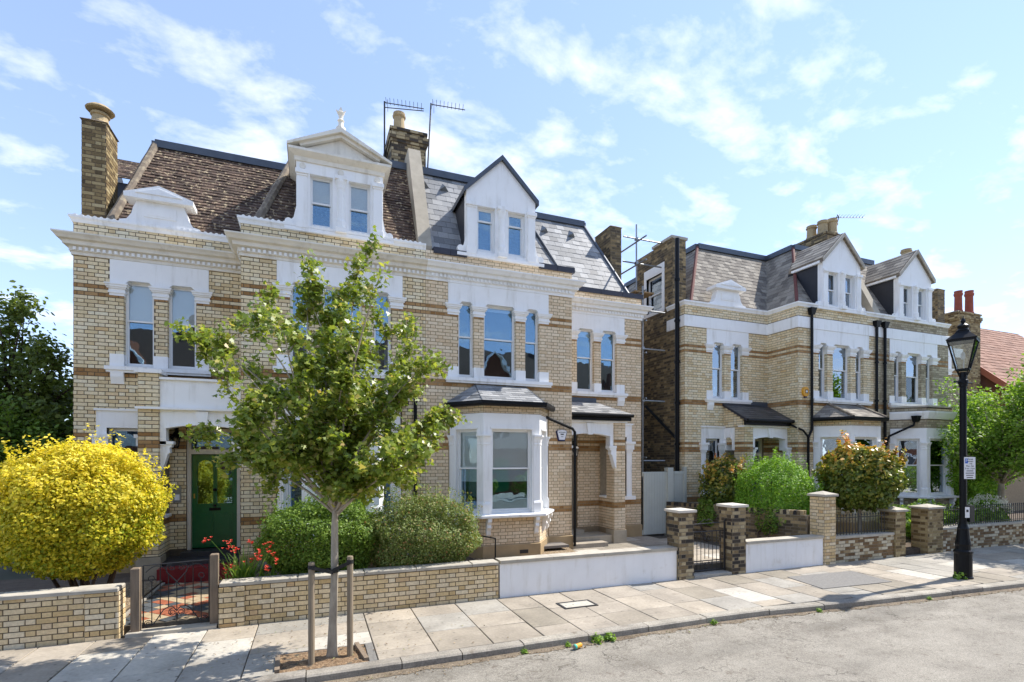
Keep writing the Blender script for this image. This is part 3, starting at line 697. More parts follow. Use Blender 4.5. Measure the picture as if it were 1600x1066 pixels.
def chimney(h, x0, x1, y0, y1, z0, z1, mats, mortar, pots, potmat='pot', corb=True, hp=.42, cowl=False):
    mb = MB(); mb.box(x0, x1, y0, y1, z0, z1); c = mb.build('chimney', mortar, h); walls = []
    fs = [Fr((x0, y0), (1, 0)), Fr((x0, y1), (0, -1)), Fr((x1, y0), (0, 1))]
    for f, L in zip(fs, (x1 - x0, y1 - y0, y1 - y0)): walls += lay(f, 0, L, z0, z1 - .002)
    if corb:
        k = z1 - 5 * CH
        for j, p in ((0, .03), (1, .06), (2, .06), (4, .04)):
            zz0 = k + j * CH
            cb = [(x0 - p, y0 - p), (x1 + p, y0 - p)]
            mbx = MB(); mbx.box(x0 - p, x1 + p, y0 - p, y1 + p, zz0, zz0 + CH); mbx.build('corbel', mortar, c)
            for f, L in ((Fr((x0 - p, y0 - p), (1, 0)), x1 - x0 + 2 * p), (Fr((x0 - p, y1 + p), (0, -1)), y1 - y0 + 2 * p)):
                walls += [b for b in lay(f, 0, L, zz0, zz0 + CH, zb=zz0)]
    mbs = MB()
    for b in walls: mbs.tone = random.random(); brick_faces(mbs, b)
    mbs.build('brickwork', mats['attr'], c, kind='stuff')
    mb = MB(); mb.hexa([(x0 - .03, y0 - .03, z1), (x1 + .03, y0 - .03, z1), (x1 + .03, y1 + .03, z1), (x0 - .03, y1 + .03, z1), (x0 + .1, y0 + .08, z1 + .07), (x1 - .1, y0 + .08, z1 + .07), (x1 - .1, y1 - .08, z1 + .07), (x0 + .1, y1 - .08, z1 + .07)]); mb.build('flaunching', M['cement'], c)
    for (px, py, hh, rr) in pots:
        mb = MB(); mb.lathe([(rr * 1.15, 0), (rr * 1.15, .06), (rr, .09), (rr * .92, hh * .75), (rr * 1.1, hh * .8), (rr * 1.16, hh * .86), (rr * 1.0, hh * .9), (rr * 1.05, hh), (rr * .8, hh), (rr * .75, hh * .8)], (px, py, z1 + .03), 14)
        if cowl: mb.lathe([(rr * 1.6, hh + .05), (rr * 1.7, hh + .07), (rr * 1.2, hh + .14), (rr * .3, hh + .17)], (px, py, z1 + .03), 14); mb.tube([(px, py, z1 + hh), (px, py, z1 + hh + .12)], rr * .5, 8)
        mb.build('chimney_pot', M[potmat], c, smooth=False)
    return c

def mansard(h, X, side, opt):
    ao, at, ac, act = opt['hip']             # wing hip foot / top, centre hip foot / top (house coordinates)
    z0, z1 = 7.10, 9.72; yc0, yc1, yw0, yw1 = YC + .15, YC + 1.68, YW + .15, YW + 1.68; YB = 20.0
    def V(a, y, z): return Vector((X(a), y, z))
    core = MB()
    def quad(a, b, c, d): core.face([a, b, c, d] if side > 0 else [d, c, b, a])
    quad(V(0, yc0, z0), V(ac, yc0, z0), V(act, yc1, z1), V(0, yc1, z1))
    quad(V(ac, yc0, z0), V(ac, YW + 1.4, z0), V(act, YW + 1.4 + .6, z1), V(act, yc1, z1))
    quad(V(act - .3, yw0, z0), V(ao, yw0, z0), V(at, yw1, z1), V(act - .3, yw1, z1))
    quad(V(ao, yw0, z0), V(ao, YB, z0), V(at, YB - .5, z1), V(at, yw1, z1))
    quad(V(0, yc1, z1), V(act, yc1, z1), V(act, YB - .5, z1 + .1), V(0, YB - .5, z1 + .1))
    quad(V(act, yw1, z1), V(at, yw1, z1), V(at, YB - .5, z1 + .1), V(act, YB - .5, z1 + .1))
    quad(V(0, YB, z0), V(0, YB - .5, z1 + .1), V(at, YB - .5, z1 + .1), V(ao, YB, z0))
    rf = core.build('roof', M['cheek'], h)
    k = opt['roof']; w, e, th = (.165, .098, .017) if k == 'tile' else ((.25, .205, .007) if k == 'slate' else (.23, .17, .008))
    sl = []
    def T(a, b, c, d):
        sl.append(tile_rows(a, b, c, d, w, e, th) if side > 0 else tile_rows(b, a, d, c, w, e, th))
    T(V(0.02, yc0, z0), V(ac, yc0, z0), V(.02, yc1, z1), V(act, yc1, z1))
    T(V(ac, yc0, z0), V(ac, YW + 1.4, z0), V(act, yc1, z1), V(act, YW + 2.0, z1))
    T(V(act - .2, yw0, z0), V(ao, yw0, z0), V(act - .2, yw1, z1), V(at, yw1, z1))
    T(V(ao, yw0, z0), V(ao, yw0 + 5, z0), V(at, yw1, z1), V(at, yw1 + 4, z1))
    set_tiles(rf, sl, M[k], 300, 'tile' if k == 'tile' else 'slate')
    up = Vector((0, 0, .03)); r = .085 if k == 'tile' else .05
    for a, b in ((V(ac, yc0, z0), V(act, yc1, z1)), (V(ao, yw0, z0), V(at, yw1, z1))):
        hp = MB()
        if k == 'tile':
            n = 9; hp.tube([a.lerp(b, i / n) + up * (1 + .25 * math.sin(i * 2.3)) for i in range(n + 1)], [r * random.uniform(.9, 1.1) for _ in range(n + 1)], 8)
        else: hp.tube([a + up, b + up], r, 8)
        hp.build('hip', M[opt['hipmat']], rf)
    rd = MB()
    def ridge(p, q): rd.beam(p + Vector((0, 0, .06)), q + Vector((0, 0, .06)), .17, .17)
    ridge(V(0.0, yc1, z1), V(act, yc1, z1)); ridge(V(act, yc1, z1), V(act, yw1, z1)); ridge(V(act, yw1, z1), V(at, yw1, z1)); ridge(V(at, yw1, z1), V(at, yw1 + 5, z1))
    rd.build('ridge', M['lead'], rf)
    if opt.get('vents'):
        for (a, y0, zz, f) in ((.25, yc0, 9.25, yc1), (.75, yc0, 9.25, yc1), (4.05, yw0, 9.2, yw1), (4.95, yw0, 9.2, yw1)):
            q = (zz - z0) / (z1 - z0); p = V(a, y0 + (f - y0) * q, zz); vm = MB()
            vm.mesh([p + Vector((-.14, 0, -.02)), p + Vector((.14, 0, -.02)), p + Vector((0, -.16, .04)), p + Vector((0, .12, .24))], [(0, 1, 3), (0, 3, 2), (1, 2, 3), (0, 2, 1)])
            vm.build('roof_vent', M['vent_lead'], rf)
    return rf

def downpipe(h, pts, r=.04, head=None, bracket=True):
    mb = MB(); mb.tube(pts, r, 10)
    if bracket:
        p, q = Vector(pts[-2]), Vector(pts[-1])
        for i in range(1, int((p - q).length / 1.3) + 1):
            c = p + (q - p).normalized() * i * 1.25; mb.tube([c + Vector((0, 0, -.03)), c + Vector((0, 0, .03))], r * 1.35, 10)
    if head:
        x, y, z = head; mb.hexa([(x - .07, y - .06, z - .2), (x + .07, y - .06, z - .2), (x + .07, y + .06, z - .2), (x - .07, y + .06, z - .2), (x - .12, y - .1, z), (x + .12, y - .1, z), (x + .12, y + .08, z), (x - .12, y + .08, z)])
    return mb.build('downpipe', M['black'], h)
def arch_plate(mb, fr, s0, s1, zs, zt, jl, jr, rise, o0, o1, n=12):
    """white front with a segmental arch: jambs jl/jr wide, springing zs"""
    a, b = s0 + jl, s1 - jr; sp = zt - .36 if zt - zs > .5 else zs
    fr.box(mb, s0, a, o0, o1, zs, zt); fr.box(mb, b, s1, o0, o1, zs, zt)
    for i in range(n):
        u, v = a + (b - a) * i / n, a + (b - a) * (i + 1) / n
        f = lambda x: sp + rise * (1 - ((x - (a + b) / 2) / ((b - a) / 2)) ** 2)
        z0, z1 = f(u), f(v)
        mb.hexa([fr(u, o1, z0), fr(v, o1, z1), fr(v, o0, z1), fr(u, o0, z0), fr(u, o1, zt), fr(v, o1, zt), fr(v, o0, zt), fr(u, o0, zt)])
        mb.hexa([fr(u, o1 + .02, z0 - .0), fr(v, o1 + .02, z1), fr(v, o1, z1), fr(u, o1, z0), fr(u, o1 + .02, z0 + .035), fr(v, o1 + .02, z1 + .035), fr(v, o1, z1 + .035), fr(u, o1, z0 + .035)])
    c = (a + b) / 2
    mb.prism([fr(c - .07, o1 + .045, sp + rise - .03), fr(c + .07, o1 + .045, sp + rise - .03), fr(c + .11, o1 + .045, zt - .02), fr(c - .11, o1 + .045, zt - .02)], Vector(fr(0, -.045, 0)) - Vector(fr(0, 0, 0)))

def corbel(mb, fr, s0, s1, z1, z0, proj):
    prof = [(0, z1), (proj, z1), (proj, z1 - .05), (proj * .8, z1 - .06), (proj * .85, z1 - .16), (proj * .65, z1 - .19), (proj * .5, z1 - .3), (proj * .2, z0 + .05), (0, z0)]
    return mb.prism([fr(s0, o, z) for o, z in prof], Vector(fr(s1, 0, 0)) - Vector(fr(s0, 0, 0)))

def panel_door(h, fr, s0, s1, z0, z1, mat, glazed=True):
    mb = MB(); W = s1 - s0; H = z1 - z0; d = -.16
    grid = [(s0 + .1, s0 + W * .46, z0 + H * .47, z1 - .12), (s0 + W * .54, s1 - .1, z0 + H * .47, z1 - .12)]
    grid_wall(mb, fr, s0, s1, z0, z1, grid, d - .045, d)
    dr = mb.build('door', mat, h)
    pm = MB()
    for a, b, c, e in grid: pass
    for a, b in ((s0 + .1, s0 + W * .46), (s0 + W * .54, s1 - .1)):      # raised lower panels and their mouldings
        c, e = z0 + .2, z0 + H * .36
        fr.box(pm, a, b, d, d + .012, c, e); fr.box(pm, a + .04, b - .04, d + .012, d + .022, c + .04, e - .04)
        # arched spandrels of the glazed panels
        g0, g1 = z0 + H * .47, z1 - .12; m = (a + b) / 2; r = (b - a) / 2
        for i in range(6):
            u0, u1 = i / 6 * r, (i + 1) / 6 * r
            for sg in (-1, 1):
                za = g1 - r + math.sqrt(max(r * r - u0 * u0, 0)); zb = g1 - r + math.sqrt(max(r * r - u1 * u1, 0))
                q = sorted((m + sg * u0, m + sg * u1)); zz = (za, zb) if sg > 0 else (zb, za)
                pm.hexa([fr(q[0], d - .002, zz[0]), fr(q[1], d - .002, zz[1]), fr(q[1], d - .04, zz[1]), fr(q[0], d - .04, zz[0]), fr(q[0], d - .002, g1 + .01), fr(q[1], d - .002, g1 + .01), fr(q[1], d - .04, g1 + .01), fr(q[0], d - .04, g1 + .01)])
        fr.box(pm, a - .02, a, d, d + .012, g0 - .02, g1); fr.box(pm, b, b + .02, d, d + .012, g0 - .02, g1); fr.box(pm, a - .02, b + .02, d, d + .012, g0 - .04, g0 - .0)
        gl = MB(); fr.box(gl, a - .003, b + .003, d - .03, d - .024, g0 - .003, g1 + .003); gl.build('pane', M['glass'], dr)
    pm.build('moulding', mat, dr)
    k = MB(); c = (s0 + s1) / 2
    k.lathe([(.03, -.03), (.035, 0), (.03, .03)], fr(c, d + .03, z0 + H * .62), 10); k.build('knocker', M['black'], dr)
    k = MB(); fr.box(k, c - .11, c + .11, d, d + .012, z0 + H * .395, z0 + H * .425); k.build('letterbox', M['black'], dr); k = MB()
    k.lathe([(.025, -.02), (.03, 0), (.02, .02)], fr(c, d + .03, z0 + H * .45), 10); k.build('knob', M['black'], dr)
    k = MB(); fr.box(k, s0 + .03, s0 + .055, d, d + .01, z0 + H * .53, z0 + H * .58); k.build('lock', M['brass'], dr)
    return dr

def house(label, Xp, side, opt):
    X = lambda a: Xp + side * a
    hx = lambda a, b: tuple(sorted((X(a), X(b))))
    ao = opt['aout']; YB = 20.0; opt['wside'] = side
    h = thing('house', label, 'house', (X(3.3), YW, ZG), opt['group'])
    fc, fw = front(YC), front(YW)
    mort = opt['mortar']; pal = opt['brick']
    wc = sorted(hx(a, b) for a, b in ((.75, 1.12), (1.36, 2.16), (2.40, 2.77)))
    pc = hx(.51, 3.01)
    ww = sorted(hx(a, b) for a, b in opt['wwin']); pw = hx(*opt['wpl'])
    walls = []
    # ---- main walls
    mb = MB(); hc = [(a, b, 4.31, 6.055) for a, b in wc] + [(*hx(.70, 2.84), .3, 3.45)]
    grid_wall(mb, fc, *hx(0, 3.65), ZG - .15, ZCOP, hc, -.3, 0); wo = mb.build('front_wall', mort, h)
    cov = [(*hx(.52, 3.02), 0, 3.62), (*pc, 5.97, 6.45), (*pc, 4.19, 4.31)]
    if opt['cornice'] is False: cov.append((*hx(0, 3.65), 6.45, 6.78))
    br = lay(fc, *hx(0, 3.65), .58, ZCOP, hc + cov, BANDS)
    br += first_floor_windows(h, fc, wc, *pc, opt, 'cw')
    walls.append((wo, br))
    dz = (.45, 3.10); da = opt['door']; gw = opt['gwin']
    mb = MB(); hw = [(a, b, 4.31, 6.055) for a, b in ww] + [(*hx(*da), *dz), (*hx(*gw), 1.4, 3.08)]
    grid_wall(mb, fw, *hx(3.5, ao), ZG - .15, ZCOP, hw, -.3, 0); wo = mb.build('front_wall', mort, h)
    cov = [(*pw, 5.97, 6.45), (*pw, 4.19, 4.31)] + ([(*hx(3.6, ao), 6.45, 6.78)] if opt['cornice'] is False else [])
    br = lay(fw, *hx(3.65, ao), .58, ZCOP, hw + cov, BANDS)
    br += first_floor_windows(h, fw, ww, *pw, opt, 'ww')
    walls.append((wo, br))
    # return between the two fronts, flank, back
    xr = X(3.65); f = Fr((xr, YW), (0, -1)) if side < 0 else Fr((xr, YC), (0, 1))
    mb = MB(); f.box(mb, .0 if side < 0 else .3, 1.13 - (.3 if side < 0 else 0), -.3, 0, ZG - .15, ZCOP); wo = mb.build('return_wall', mort, h)
    cov = [(0, 1.13, 6.45, 6.78)] if opt['cornice'] is False else []
    walls.append((wo, lay(f, 0, 1.13, .58, ZCOP, cov, BANDS, flip=1)))
    xo = X(ao); f = Fr((xo, YB), (0, -1)) if side < 0 else Fr((xo, YW), (0, 1)); L = YB - YW
    fl = opt.get('flank'); zt = ZCOP
    hol = []
    mb = MB(); f.box(mb, 0 if side < 0 else .3, L - (.3 if side < 0 else 0), -.3, 0, ZG - .15, zt); wo = mb.build('flank_wall', mort if not fl else M['mortar_grey'], h)
    s0, s1 = (L - (5.5 if fl else 1.2), L) if side < 0 else (0, 1.2)
    if fl:
        walls.append((wo, lay(f, s0, L - .28, .3, zt, kind='stock') + lay(f, L - .28, L, .58, zt, [(0, L, 6.45, 6.78)], BANDS, flip=1)))
    else: walls.append((wo, lay(f, s0, s1, .58, zt, (), BANDS, flip=1)))
    mb = MB(); mb.box(*hx(0.02, ao - .02), YB - .3, YB, ZG, 7.1); mb.build('back_wall', mort, h)
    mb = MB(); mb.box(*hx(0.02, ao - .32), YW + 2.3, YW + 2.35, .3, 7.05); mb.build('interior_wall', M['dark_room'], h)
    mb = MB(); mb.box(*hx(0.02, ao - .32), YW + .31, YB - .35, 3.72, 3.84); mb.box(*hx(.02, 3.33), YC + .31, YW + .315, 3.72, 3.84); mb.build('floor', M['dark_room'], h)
    mb = MB(); mb.box(*hx(0.02, ao - .32), YW + .31, YB - .35, 7.0, 7.05); mb.box(*hx(.02, 3.33), YC + .31, YW + .315, 7.0, 7.05); mb.build('ceiling', M['dark_room'], h)  # inner floors and ceiling added to block light in the hollow house
    mb = MB(); mb.box(*hx(.02, ao - .32), YW + .31, YB - .35, .36, .42); mb.box(*hx(.02, 3.33), YF + .3, YW + .315, .36, .42); mb.build('floor', M['dark_room'], h)
    mb = MB()                     # stone plinth along the foot
    path = [(X(0), YC), (X(3.65), YC), (X(3.65), YW), (X(ao), YW), (X(ao), YW + .8)]
    if side < 0: path = path[::-1]
    pl = [(-.05, ZG - .2), (.028, ZG - .2), (.028, .55), (0, .575), (-.05, .575)]
    lo, hi = hx(da[0] - .05, da[1] + .05)
    b0, b1 = hx(.56, 2.98)
    for q in ([[(X(3.0), YC), (X(3.65), YC), (X(3.65), YW)]] if side > 0 else [[(X(3.65), YW), (X(3.65), YC), (X(3.0), YC)]]): sweep(mb, q, pl)
    mb.build('plinth', M['plinth'], h); mb = MB()
    q = [(X(5.45), YW), (X(ao), YW), (X(ao), YW + .8)]; sweep(mb, q if side > 0 else q[::-1], pl)
    mb.build('plinth', M['plinth'], h)
    # ---- cornice and parapet coping
    full = path
    mb = MB(); sweep(mb, full, COR if opt['cornice'] else BANDW); mb.build('cornice', M['cream'] if opt['cornice'] == 'cream' else M['white'], h)
    if opt['cornice']:
        mb = MB()
        for i in range(len(full) - 1):
            f, L = between(full[i], full[i + 1])
            for k in range(int(L / .095)): f.box(mb, .02 + k * .095, .02 + k * .095 + .048, .05, .085, 6.53, 6.595)
        mb.build('dentil_course', M['white'], h, kind='stuff')
    if opt['coping'] == 'dark':
        for q in ([(.17, .95)], [(2.75, 3.72)]):
            for a, b in q:
                n = 2
                for i in range(n):
                    mb = MB(); u, v = hx(a + (b - a) * i / n + .004, a + (b - a) * (i + 1) / n - .004); mb.box(u, v, YC - .05, YC + .28, ZCOP - .06, ZCOP + .07); mb.build('coping_stone', M['lead_dark'], h)
        n = 4
        for i in range(n):
            mb = MB(); a, b = 3.74, ao + .05; u, v = hx(a + (b - a) * i / n + .004, a + (b - a) * (i + 1) / n - .004); mb.box(u, v, YW - .05, YW + .28, ZCOP - .06, ZCOP + .07); mb.build('coping_stone', M['lead_dark'], h)
    else:
        mb = MB(); sweep(mb, full, [(-.28, ZCOP - .02), (.02, ZCOP - .03), (.035, ZCOP + .02), (.065, ZCOP + .06), (.065, ZCOP + .10), (-.28, ZCOP + .12)]); cp = mb.build('coping', M['white'], h)
        if opt['coping'] == 'wavy':
            mb = MB()
            for i in range(len(full) - 1):
                f, L = between(full[i], full[i + 1])
                for k in range(int(L / .105)):
                    s = .05 + k * .105; mb.tube([f(s, .07, ZCOP + .085), f(s, -.2, ZCOP + .10)], .036, 8)
            mb.build('scalloped_edge', M['white'], cp, kind='stuff')
    # ---- blind pediment on the wing parapet
    if opt.get('blind_pediment'):
        c = (ww[0][0] + ww[1][1]) / 2; f = Fr((c, YW - .03), (1, 0)); mb = MB()
        f.box(mb, -.42, .42, -.22, 0, 7.2, 7.70); f.box(mb, -.28, .28, 0, .015, 7.38, 7.6); f.box(mb, -.22, .22, .015, .022, 7.42, 7.56)
        f.box(mb, -.60, .60, -.28, .12, 7.70, 7.79)
        mb.prism([f(-.60, .12, 7.79), f(.60, .12, 7.79), f(0, .12, 8.0)], (0, .40, 0))
        mb.prism([f(-.40, .14, 7.80), f(.40, .14, 7.80), f(0, .14, 7.93)], (0, .03, 0))
        for sg in (-1, 1):
            mb.prism([f(sg * .42, 0, 7.2), f(sg * .72, 0, 7.2), f(sg * .70, 0, 7.27), f(sg * .58, 0, 7.30), f(sg * .50, 0, 7.42), f(sg * .47, 0, 7.55), f(sg * .42, 0, 7.66)], (0, .2, 0))
        mb.build('parapet_pediment', M['white'], h)
    # ---- ground floor wing window
    g0, g1 = hx(*gw); mb = MB()
    grid_wall(mb, fw, g0 - .17, g1 + .17, 1.40, 3.42, [(g0, g1, 1.0, 3.08)], -.1, .025)
    fw.box(mb, g0 - .20, g1 + .20, 0, .06, 3.42, 3.46)
    for s in (g0 - .09, g1 + .09):
        cp_ = MB()
        for p, a, b in ((.02, 2.66, 2.72), (.045, 2.72, 2.88), (.075, 2.88, 2.95)): fw.box(cp_, s - .085 - p, s + .085 + p, 0, .03 + p, a, b)
        cp_.build('capital', M['white'], h)
    fw.box(mb, g0 - .24, g1 + .24, -.1, .12, 1.30, 1.40); mb.build('window_surround', M['white'], h)
    window(h, fw, g0, g1, 1.405, 3.075, .085, 2.25)
    # ---- front door
    d0, d1 = hx(*da); mb = MB(); dd = .16
    fw.box(mb, d0, d0 + .07, -.22, -.06, .45, 3.10); fw.box(mb, d1 - .07, d1, -.22, -.06, .45, 3.10); fw.box(mb, d0, d1, -.225, -.055, 2.56, 2.66); fw.box(mb, d0 + .07, d1 - .07, -.22, -.06, 3.03, 3.10)
    df = mb.build('door_frame', M['cream'], h)
    g = MB(); fw.box(g, d0 + .06, d1 - .06, -.14, -.134, 2.65, 3.04); g.build('fanlight', M['glass'], df)
    panel_door(h, fw, d0 + .072, d1 - .072, .56, 2.555, M[opt['doormat']])
    # ---- porch
    walls += porch(h, X, hx, side, opt)
    walls += bay(h, X, opt)
    dormer(h, X, opt)
    mansard(h, X, side, opt)
    set_bricks(walls, {'pale': M[pal], 'band': M[opt.get('bandmat', 'brick_band')], 'stock': M['brick_stock']}, 300, opt.get('avoid', ()))
    return h, X

def porch(h, X, hx, side, opt):
    st = opt['porch']; Y0 = 11.60; walls = []
    p0, p1 = hx(5.09, 5.43); fr = front(Y0)
    top = 4.10 if st == 'flat' else 3.42
    # pier: four brick faces round a core
    mb = MB(); mb.box(p0, p1, Y0, Y0 + .34, .2, top); po = mb.build('porch_pier', opt['mortar'], h)
    br = lay(Fr((p0, Y0), (1, 0)), 0, .34, .58, top, (), BANDS, mode='stretch')
    br += lay(Fr((p0, Y0 + .34), (0, -1)), 0, .34, .58, top, (), BANDS, mode='stretch'); br += lay(Fr((p1, Y0), (0, 1)), 0, .34, .58, top, (), BANDS, mode='stretch')
    walls.append((po, br))
    mb = MB(); mb.box(p0 - .03, p1 + .03, Y0 - .03, Y0 + .37, .15, .57); mb.build('pier_base', M['stone'], h)
    # side wall from pier back to the wing: brick with an opening
    f = Fr((p0, YW), (0, -1)); L = YW - Y0 - .34
    ho = [(.08, L - .04, 1.42, 2.9)] if st != 'flat' else [(.04, L - .02, 1.30, 2.9)]
    mb = MB(); grid_wall(mb, f, 0, L, .2, top, ho, -.34, 0); so = mb.build('porch_side', opt['mortar'], h)
    walls.append((so, lay(f, 0, L, .58, top, ho, BANDS) + lay(Fr((p1, Y0 + .34), (0, 1)), 0, L, .58, top, [(L - h_[1], L - h_[0], h_[2], h_[3]) for h_ in ho], BANDS)))
    mb = MB(); f.box(mb, ho[0][0], ho[0][1], -.38, .03, 1.40 if st != 'flat' else 1.28, 1.45 if st != 'flat' else 1.33); mb.build('porch_side_sill', M['white'], h)
    # floor and steps
    q0, q1 = hx(3.68, 5.09)
    mb = MB(); mb.box(q0, q1, Y0 + .05, YW - .02, .15, .44); mb.build('porch_floor', M['stone'] if st != 'flat' else M['shade_mat'], h)
    mb = MB(); mb.box(*hx(opt['door'][0] - .05, opt['door'][1] + .05), YW - .30, YW + .1, .3, .545); mb.build('threshold', M['stone'] if st != 'flat' else M['shade_mat'], h)
    # white arch front
    a0, a1 = hx(3.66, 5.085); mb = MB()
    arch_plate(mb, Fr((a0, Y0 + .03), (1, 0)), 0, a1 - a0, 2.72, 3.41, .10, .10, .07, -.22, 0)
    mb.box(a0, p1 + .04 if side > 0 else a1, Y0 - .05, Y0 + .2, 3.41, 3.455) if side > 0 else mb.box(p0 - .04, a1, Y0 - .05, Y0 + .2, 3.41, 3.455)
    ao_ = mb.build('porch_arch', M['white'], h)
    for s, dr in ((a0, 1), (a1, -1)):
        c = MB(); f2 = Fr((s, Y0 + .05 + (.16 if dr > 0 else 0)), (0, -1)) if dr < 0 else Fr((s, Y0 + .05), (0, 1))
        corbel(c, f2, 0, .16, 2.74, 2.2, .19); f2.box(c, -.02, .18, 0, .22, 2.74, 2.80); c.build('corbel', M['white'], h)
    if st == 'flat':
        mb = MB(); mb.box(a0, a1, Y0 + .03, Y0 + .26, 3.46, 3.99); mb.box(a0, a1 + .02, Y0 - .02, Y0 + .26, 3.99, 4.035); mb.build('porch_fascia', M['white'], h)
        mb = MB(); mb.box(p0 - .05, p1 + .05, Y0 - .05, Y0 + .39, 4.10, 4.17); mb.build('pier_cap', M['white'], h)
        mb = MB(); mb.box(a0, a1, Y0 + .27, YW - .005, 3.9, 4.0); mb.build('porch_roof', M['lead_dark'], h)
    else:
        e0, e1 = hx(3.66, 5.55) if st == 'lean' else hx(3.66, 5.50)
        zt_, ze = 4.02, 3.63
        EL, ER, TL, TR = Vector((e0, Y0 - .16, ze)), Vector((e1, Y0 - .16, ze)), Vector((e0, YW - .002, zt_)), Vector((e1, YW - .002, zt_))
        if st == 'lean':
            if side > 0: TR = TR + Vector((-.55, 0, 0))
            else: TL = TL + Vector((.55, 0, 0))
        else: zt_ = 4.16; TL.z = TR.z = zt_
        mb = MB(); mb.face([EL, ER, TR, TL]); dn = Vector((0, 0, -.06)); mb.face([EL + dn, TL + dn, TR + dn, ER + dn]); mb.face([EL, TL, TL + dn, EL + dn]); mb.face([ER, ER + dn, TR + dn, TR]); mb.face([EL + dn, ER + dn, ER, EL])
        rf = mb.build('porch_roof', M['lead_dark'], h)
        set_tiles(rf, [tile_rows(EL, ER, TL, TR, .24, .16, .008)], M['slate' if st == 'lean' else 'slate_dark'], 60, 'slate')
        mb = MB(); mb.box(e0, min(TR.x, e1), YW - .03, YW - .001, zt_, zt_ + .12); mb.build('flashing', M['lead'], rf)
        mb = MB(); mb.box(e0 + .005, e1 - .005, Y0 - .12, Y0 - .05, 3.46, 3.6); mb.tube([(e0 + .006, Y0 - .19, 3.595), (e1, Y0 - .19, 3.595)], .05, 10); mb.build('gutter', M['black'], h)
        mb = MB(); mb.box(min(a0, p0), max(a1, p1), Y0 + .0, Y0 + .26, 3.456, 3.60); fo = mb.build('porch_head_wall', opt['mortar'], h)
        walls.append((fo, lay(Fr((min(a0, p0), Y0), (1, 0)), 0, max(a1, p1) - min(a0, p0), 3.456, 3.53)))
        if st == 'gable':        # brick cheek under the lean-to roof
            xs = p0 if side < 0 else p1
            n = 9; bb = MB()
            core = MB(); core.prism([(xs, Y0, 3.42), (xs, YW, 3.42), (xs, YW, 4.12), (xs, Y0, 3.6)], (.3 if side < 0 else -.3, 0, 0)); co = core.build('porch_gable', opt['mortar'], h)
            fg = Fr((xs, YW), (0, -1)) if side < 0 else Fr((xs, Y0), (0, 1)); br = []
            for k in range(n):
                z = 3.43 + k * CH
                l = (YW - Y0) * max(0.0, min(1.0, (4.06 - z) / .5))
                if l > .06: br += lay(fg, 0 if side < 0 else (YW - Y0) - l, l if side < 0 else YW - Y0, z, z + CH, zb=z)
            walls.append((co, br))
            # second arch on the open side
            mb = MB(); arch_plate(mb, fg, .02, YW - Y0 - .36, 2.72, 3.40, .09, .09, .10, -.2, .03); mb.build('porch_arch', M['white'], h)
    return walls
# ------------------------------------------------------------------ ground, road, kerb, pavement
KERB = [(-60, 6.1), (-4, 6.18), (5.6, 6.27), (7.0, 6.22), (8.8, 6.04), (10.5, 5.93), (13.2, 5.77), (20, 5.35), (34, 4.3), (60, 2.3)]
def kerb_y(x):
    for (a, b), (c, d) in zip(KERB, KERB[1:]):
        if a <= x <= c: return b + (d - b) * (x - a) / (c - a)
    return KERB[-1][1]
YG = 8.48                        # street face of the garden walls
t = NT('far_ground'); t.pbr(t.ramp(t.noise(.15, 4), [(.3, (.05, .06, .03)), (.7, (.09, .085, .06))]), .95); M['ground'] = t.m
mb = MB(); mb.face([(-400, -400, -.2), (400, -400, -.2), (400, 400, -.2), (-400, 400, -.2)]); struct(mb.build('ground', M['ground']))
t = NT('asphalt')
n0 = t.noise(1.2, 5, .6); c = t.ramp(n0, [(.3, (.225, .205, .172)), (.7, (.305, .28, .236))])
ag = t.ramp(t.noise(95, 3, .7), [(.35, .55), (.62, 1.15)]); c = t.mix(1, c, ag, 'MULTIPLY')
wv = t.ramp(t.noise(.55, 3, .5, stretch=(.35, 1.6, 1)), [(.38, .86), (.50, 1.12), (.60, 1.18), (.72, .84)]); c = t.mix(1, c, wv, 'MULTIPLY')
vo = t.N('ShaderNodeTexVoronoi', feature='DISTANCE_TO_EDGE'); dv = t.N('ShaderNodeVectorMath', operation='ADD'); t.l.new(t.pos(), dv.inputs[0])
nn = t.N('ShaderNodeTexNoise'); nn.inputs['Scale'].default_value = 3.0; nn.inputs['Detail'].default_value = 5; t.l.new(t.pos(), nn.inputs['Vector']); t.l.new(nn.outputs['Color'], dv.inputs[1])
t.l.new(dv.outputs[0], vo.inputs['Vector']); vo.inputs['Scale'].default_value = .9
ck = t.ramp(vo.outputs['Distance'], [(0, 1), (.012, 0)]); ck = t.mix(1, ck, t.ramp(t.noise(.8, 3, .6), [(.45, 0.0), (.6, 1.0)]), 'MULTIPLY'); c = t.mix(ck, c, (.04, .035, .03))
sk_ = t.ramp(t.noise(26, 3, .75), [(.60, 0), (.68, 1)]); c = t.mix(sk_, c, (.17, .15, .125)); st = t.ramp(t.noise(5, 6, .75), [(.57, 0), (.70, 1)]); c = t.mix(st, c, (.15, .125, .10))
sy = t.N('ShaderNodeSeparateXYZ'); t.l.new(t.pos(), sy.inputs[0]); my = t.ramp(t.noise(2.3, 6, .75, stretch=(.7, 1.3, 1)), [(.44, 0), (.60, 1)]); mr = t.N('ShaderNodeMapRange'); t.l.new(sy.outputs['Y'], mr.inputs[0]); mr.inputs[1].default_value = 3.6; mr.inputs[2].default_value = 5.9; mr.inputs[3].default_value = 0.12; mr.inputs[4].default_value = .8
